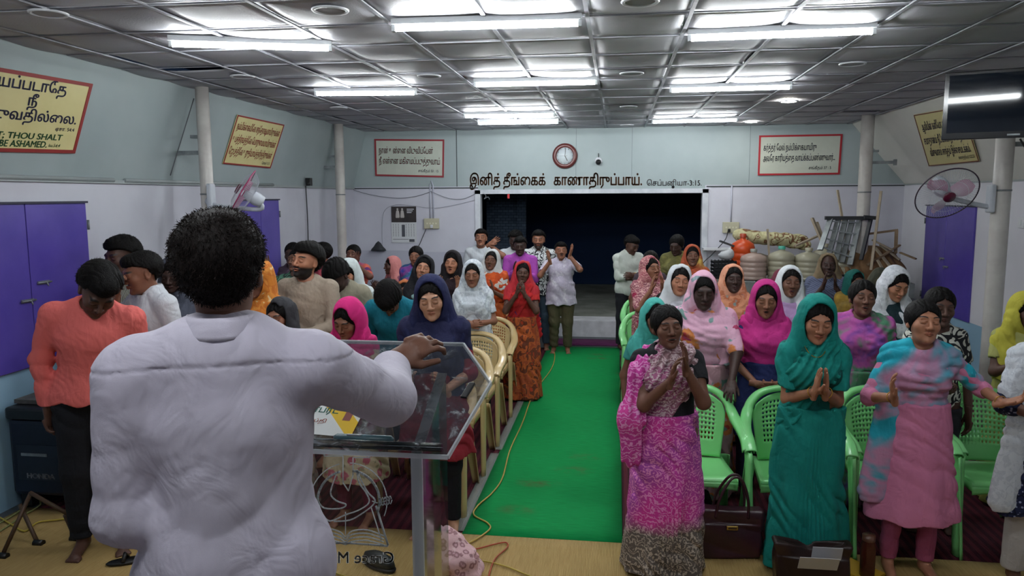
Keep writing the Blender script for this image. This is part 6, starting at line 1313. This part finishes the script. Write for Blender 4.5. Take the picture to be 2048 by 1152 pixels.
person(985, 500, 9.0, 'woman in a white scarf and orange saree crying out with open mouth', GL, face=.0, skin='brown', w=1.08, head=(-.15, -.05, .1), mouth='open', arms=('clap', 'clap'), top=c('plain', '#a8431c'), hem=.9, bottom=c('plain', '#a2481e'), bkind='saree', drape=c('patch', '#b8481c', '#a83c18', '#c0bab0', scale=.7), dkind='shawl', veil=c('plain', '#c2c4c4'), vlong=.6, hair='back')
person(1047, 522, 8.15, 'woman in a red and orange saree clapping hands to her mouth at the runner', GL, face=.05, skin='dark', w=1.04, head=(-.05, .1, .1), arms=('facehold', 'facehold'), top=c('plain', '#a4201f'), sleeve=.62, hem=.9, bottom=c('patch', '#8a3a20', '#a24a20', '#5a2a1c', '#9a3018', scale=1.3), bkind='saree', drape=c('patch', '#b01e20', '#a41c1e', '#96181c', '#4a2050', scale=.8), veil=c('plain', '#a8242c'), vlong=.5, hair='back')
person(1040, 473, 10.6, 'boy in a violet pink hooded sweatshirt in front of the white shirt', GF, face=.05, skin='deep', male=True, w=1.0, head=(.12, 0, 0), arms=('clap', 'clap'), top=c('plain', '#8f3a94'), sleeve=1.95, hem=.76, bottom=c('plain', '#2a3442'), bkind='jeans', hair='short', collar=c('plain', '#8f3a94'))
person(1030, 462, 11.2, 'man in a plain white shirt hidden behind the violet sweatshirt', GF, face=-.1, skin='deep', male=True, w=1.1, head=(.1, 0, 0), arms=('down', 'down'), top=c('plain', '#b8bec4'), sleeve=.8, hem=.78, bottom=c('plain', '#22262e'), hair='thick')
person(1077, 460, 10.9, 'bearded man in a black and white patterned shirt and jeans', GF, face=.05, skin='med', male=True, w=1.05, head=(.05, 0, 0), beard=.9, arms=('down', 'down'), top=c('patch', '#c4c8c8', '#1c1e22', '#c4c8c8', '#c4c8c8', scale=1.6), sleeve=.75, hem=.76, bottom=c('plain', '#3a4a5c'), bkind='jeans', hair='short', collar=c('plain', '#c4c8c8'))
person(1122, 484, 10.72, 'man in a pale marbled shirt and olive trousers clapping at the runner end', GF, face=.05, skin='med', male=True, w=1.12, head=(-.08, .1, 0), mouth='open', stache=1, arms=(((.13, -.20, 1.44), (.25, -.1, 1), (-.9, -.3, 0), .1, .4, (.7, .1, -1)), ((-.15, -.22, 1.36), (-.25, -.15, 1), (.8, -.4, 0), .1, .4, (-.7, .1, -1))), top=c('blotch', '#b9b3c2', '#a49cb0', '#c6c2cc', scale=1.5), sleeve=.85, hem=.72, bottom=c('plain', '#45402c'), collar=c('plain', '#bab4c2'), hair='short')

# ---- the preacher, seen from behind on the stage
m_sh = base_mat('white_shirt_cotton', rough=.8, spec=.25); t = NT(m_sh); v = t.coord(); t.color(t.ramp(t.noise(v, 3, 3), [(.3, hx('#bfb9c9')), (.7, hx('#cac5d3'))]))
ad = t.n('ShaderNodeMath', operation='ADD'); t.l(t.noise(t.coord((1, 1, .7)), 9, 3, .5, 1.2), ad.inputs[0]); ml_ = t.n('ShaderNodeMath', operation='MULTIPLY'); t.l(t.noise(t.coord((60, 60, 400)), 6, 2), ml_.inputs[0]); ml_.inputs[1].default_value = .03; t.l(ml_.outputs[0], ad.inputs[1]); t.bump(ad.outputs[0], .5, .03)
def yoke(x, y, z):
    b = y > -.02; st = np.where(b & (z > 1.322+.008*np.cos(x*9)), .0022, 0)-np.where(b & (np.abs(z-1.321-.008*np.cos(x*9)) < .0035), .0016, 0)
    pl = .005*np.sin(26*x+2.0*np.sin(6*z)+.8)*np.clip((1.32-z)*6, 0, 1)*b+.004*np.sin(34*(x*.7-z)+1.5*np.sin(9*x))*np.exp(-((np.abs(x)-.14)/.08)**2)
    return -(st+pl*.8)
def crown(hc, Rh):
    def f(x, y, z): q = [(x-hc[0])*Rh[0, i]+(y-hc[1])*Rh[1, i]+(z-hc[2])*Rh[2, i] for i in range(3)]; return .007*np.exp(-((q[0]/.035)**2+((q[1]-.03)/.035)**2))*(q[2] > 0)
    return f
root, inf = person(432, 410, 1.52, 'preacher seen from behind in a loose white shirt, one arm over the lectern', None, face=PI+.40, skin='brown', male=True, w=.97, head=(.0, .0, .02), res=.0046, dist=3, ground=.47, hsc=.98,
    arms=(((.15, -.22, 1.06), (-.6, -.6, .1), (0, .2, -1), .6, .2, (.08, .15, -1)), ((-.37, -.405, 1.204), (-.97, -.24, .5), (.1, -.6, -1), .75, .4, (-.5, .2, -.6))), top=m_sh, sleeve=1.74, hem=.79, bottom=c('plain', '#1a1b20'), collar=m_sh, hair='short', hcol='#15100f', loose=.008, sdisp=yoke, hdisp=crown)
strands(inf, 5200, .006, .014, '#1c1412', True)
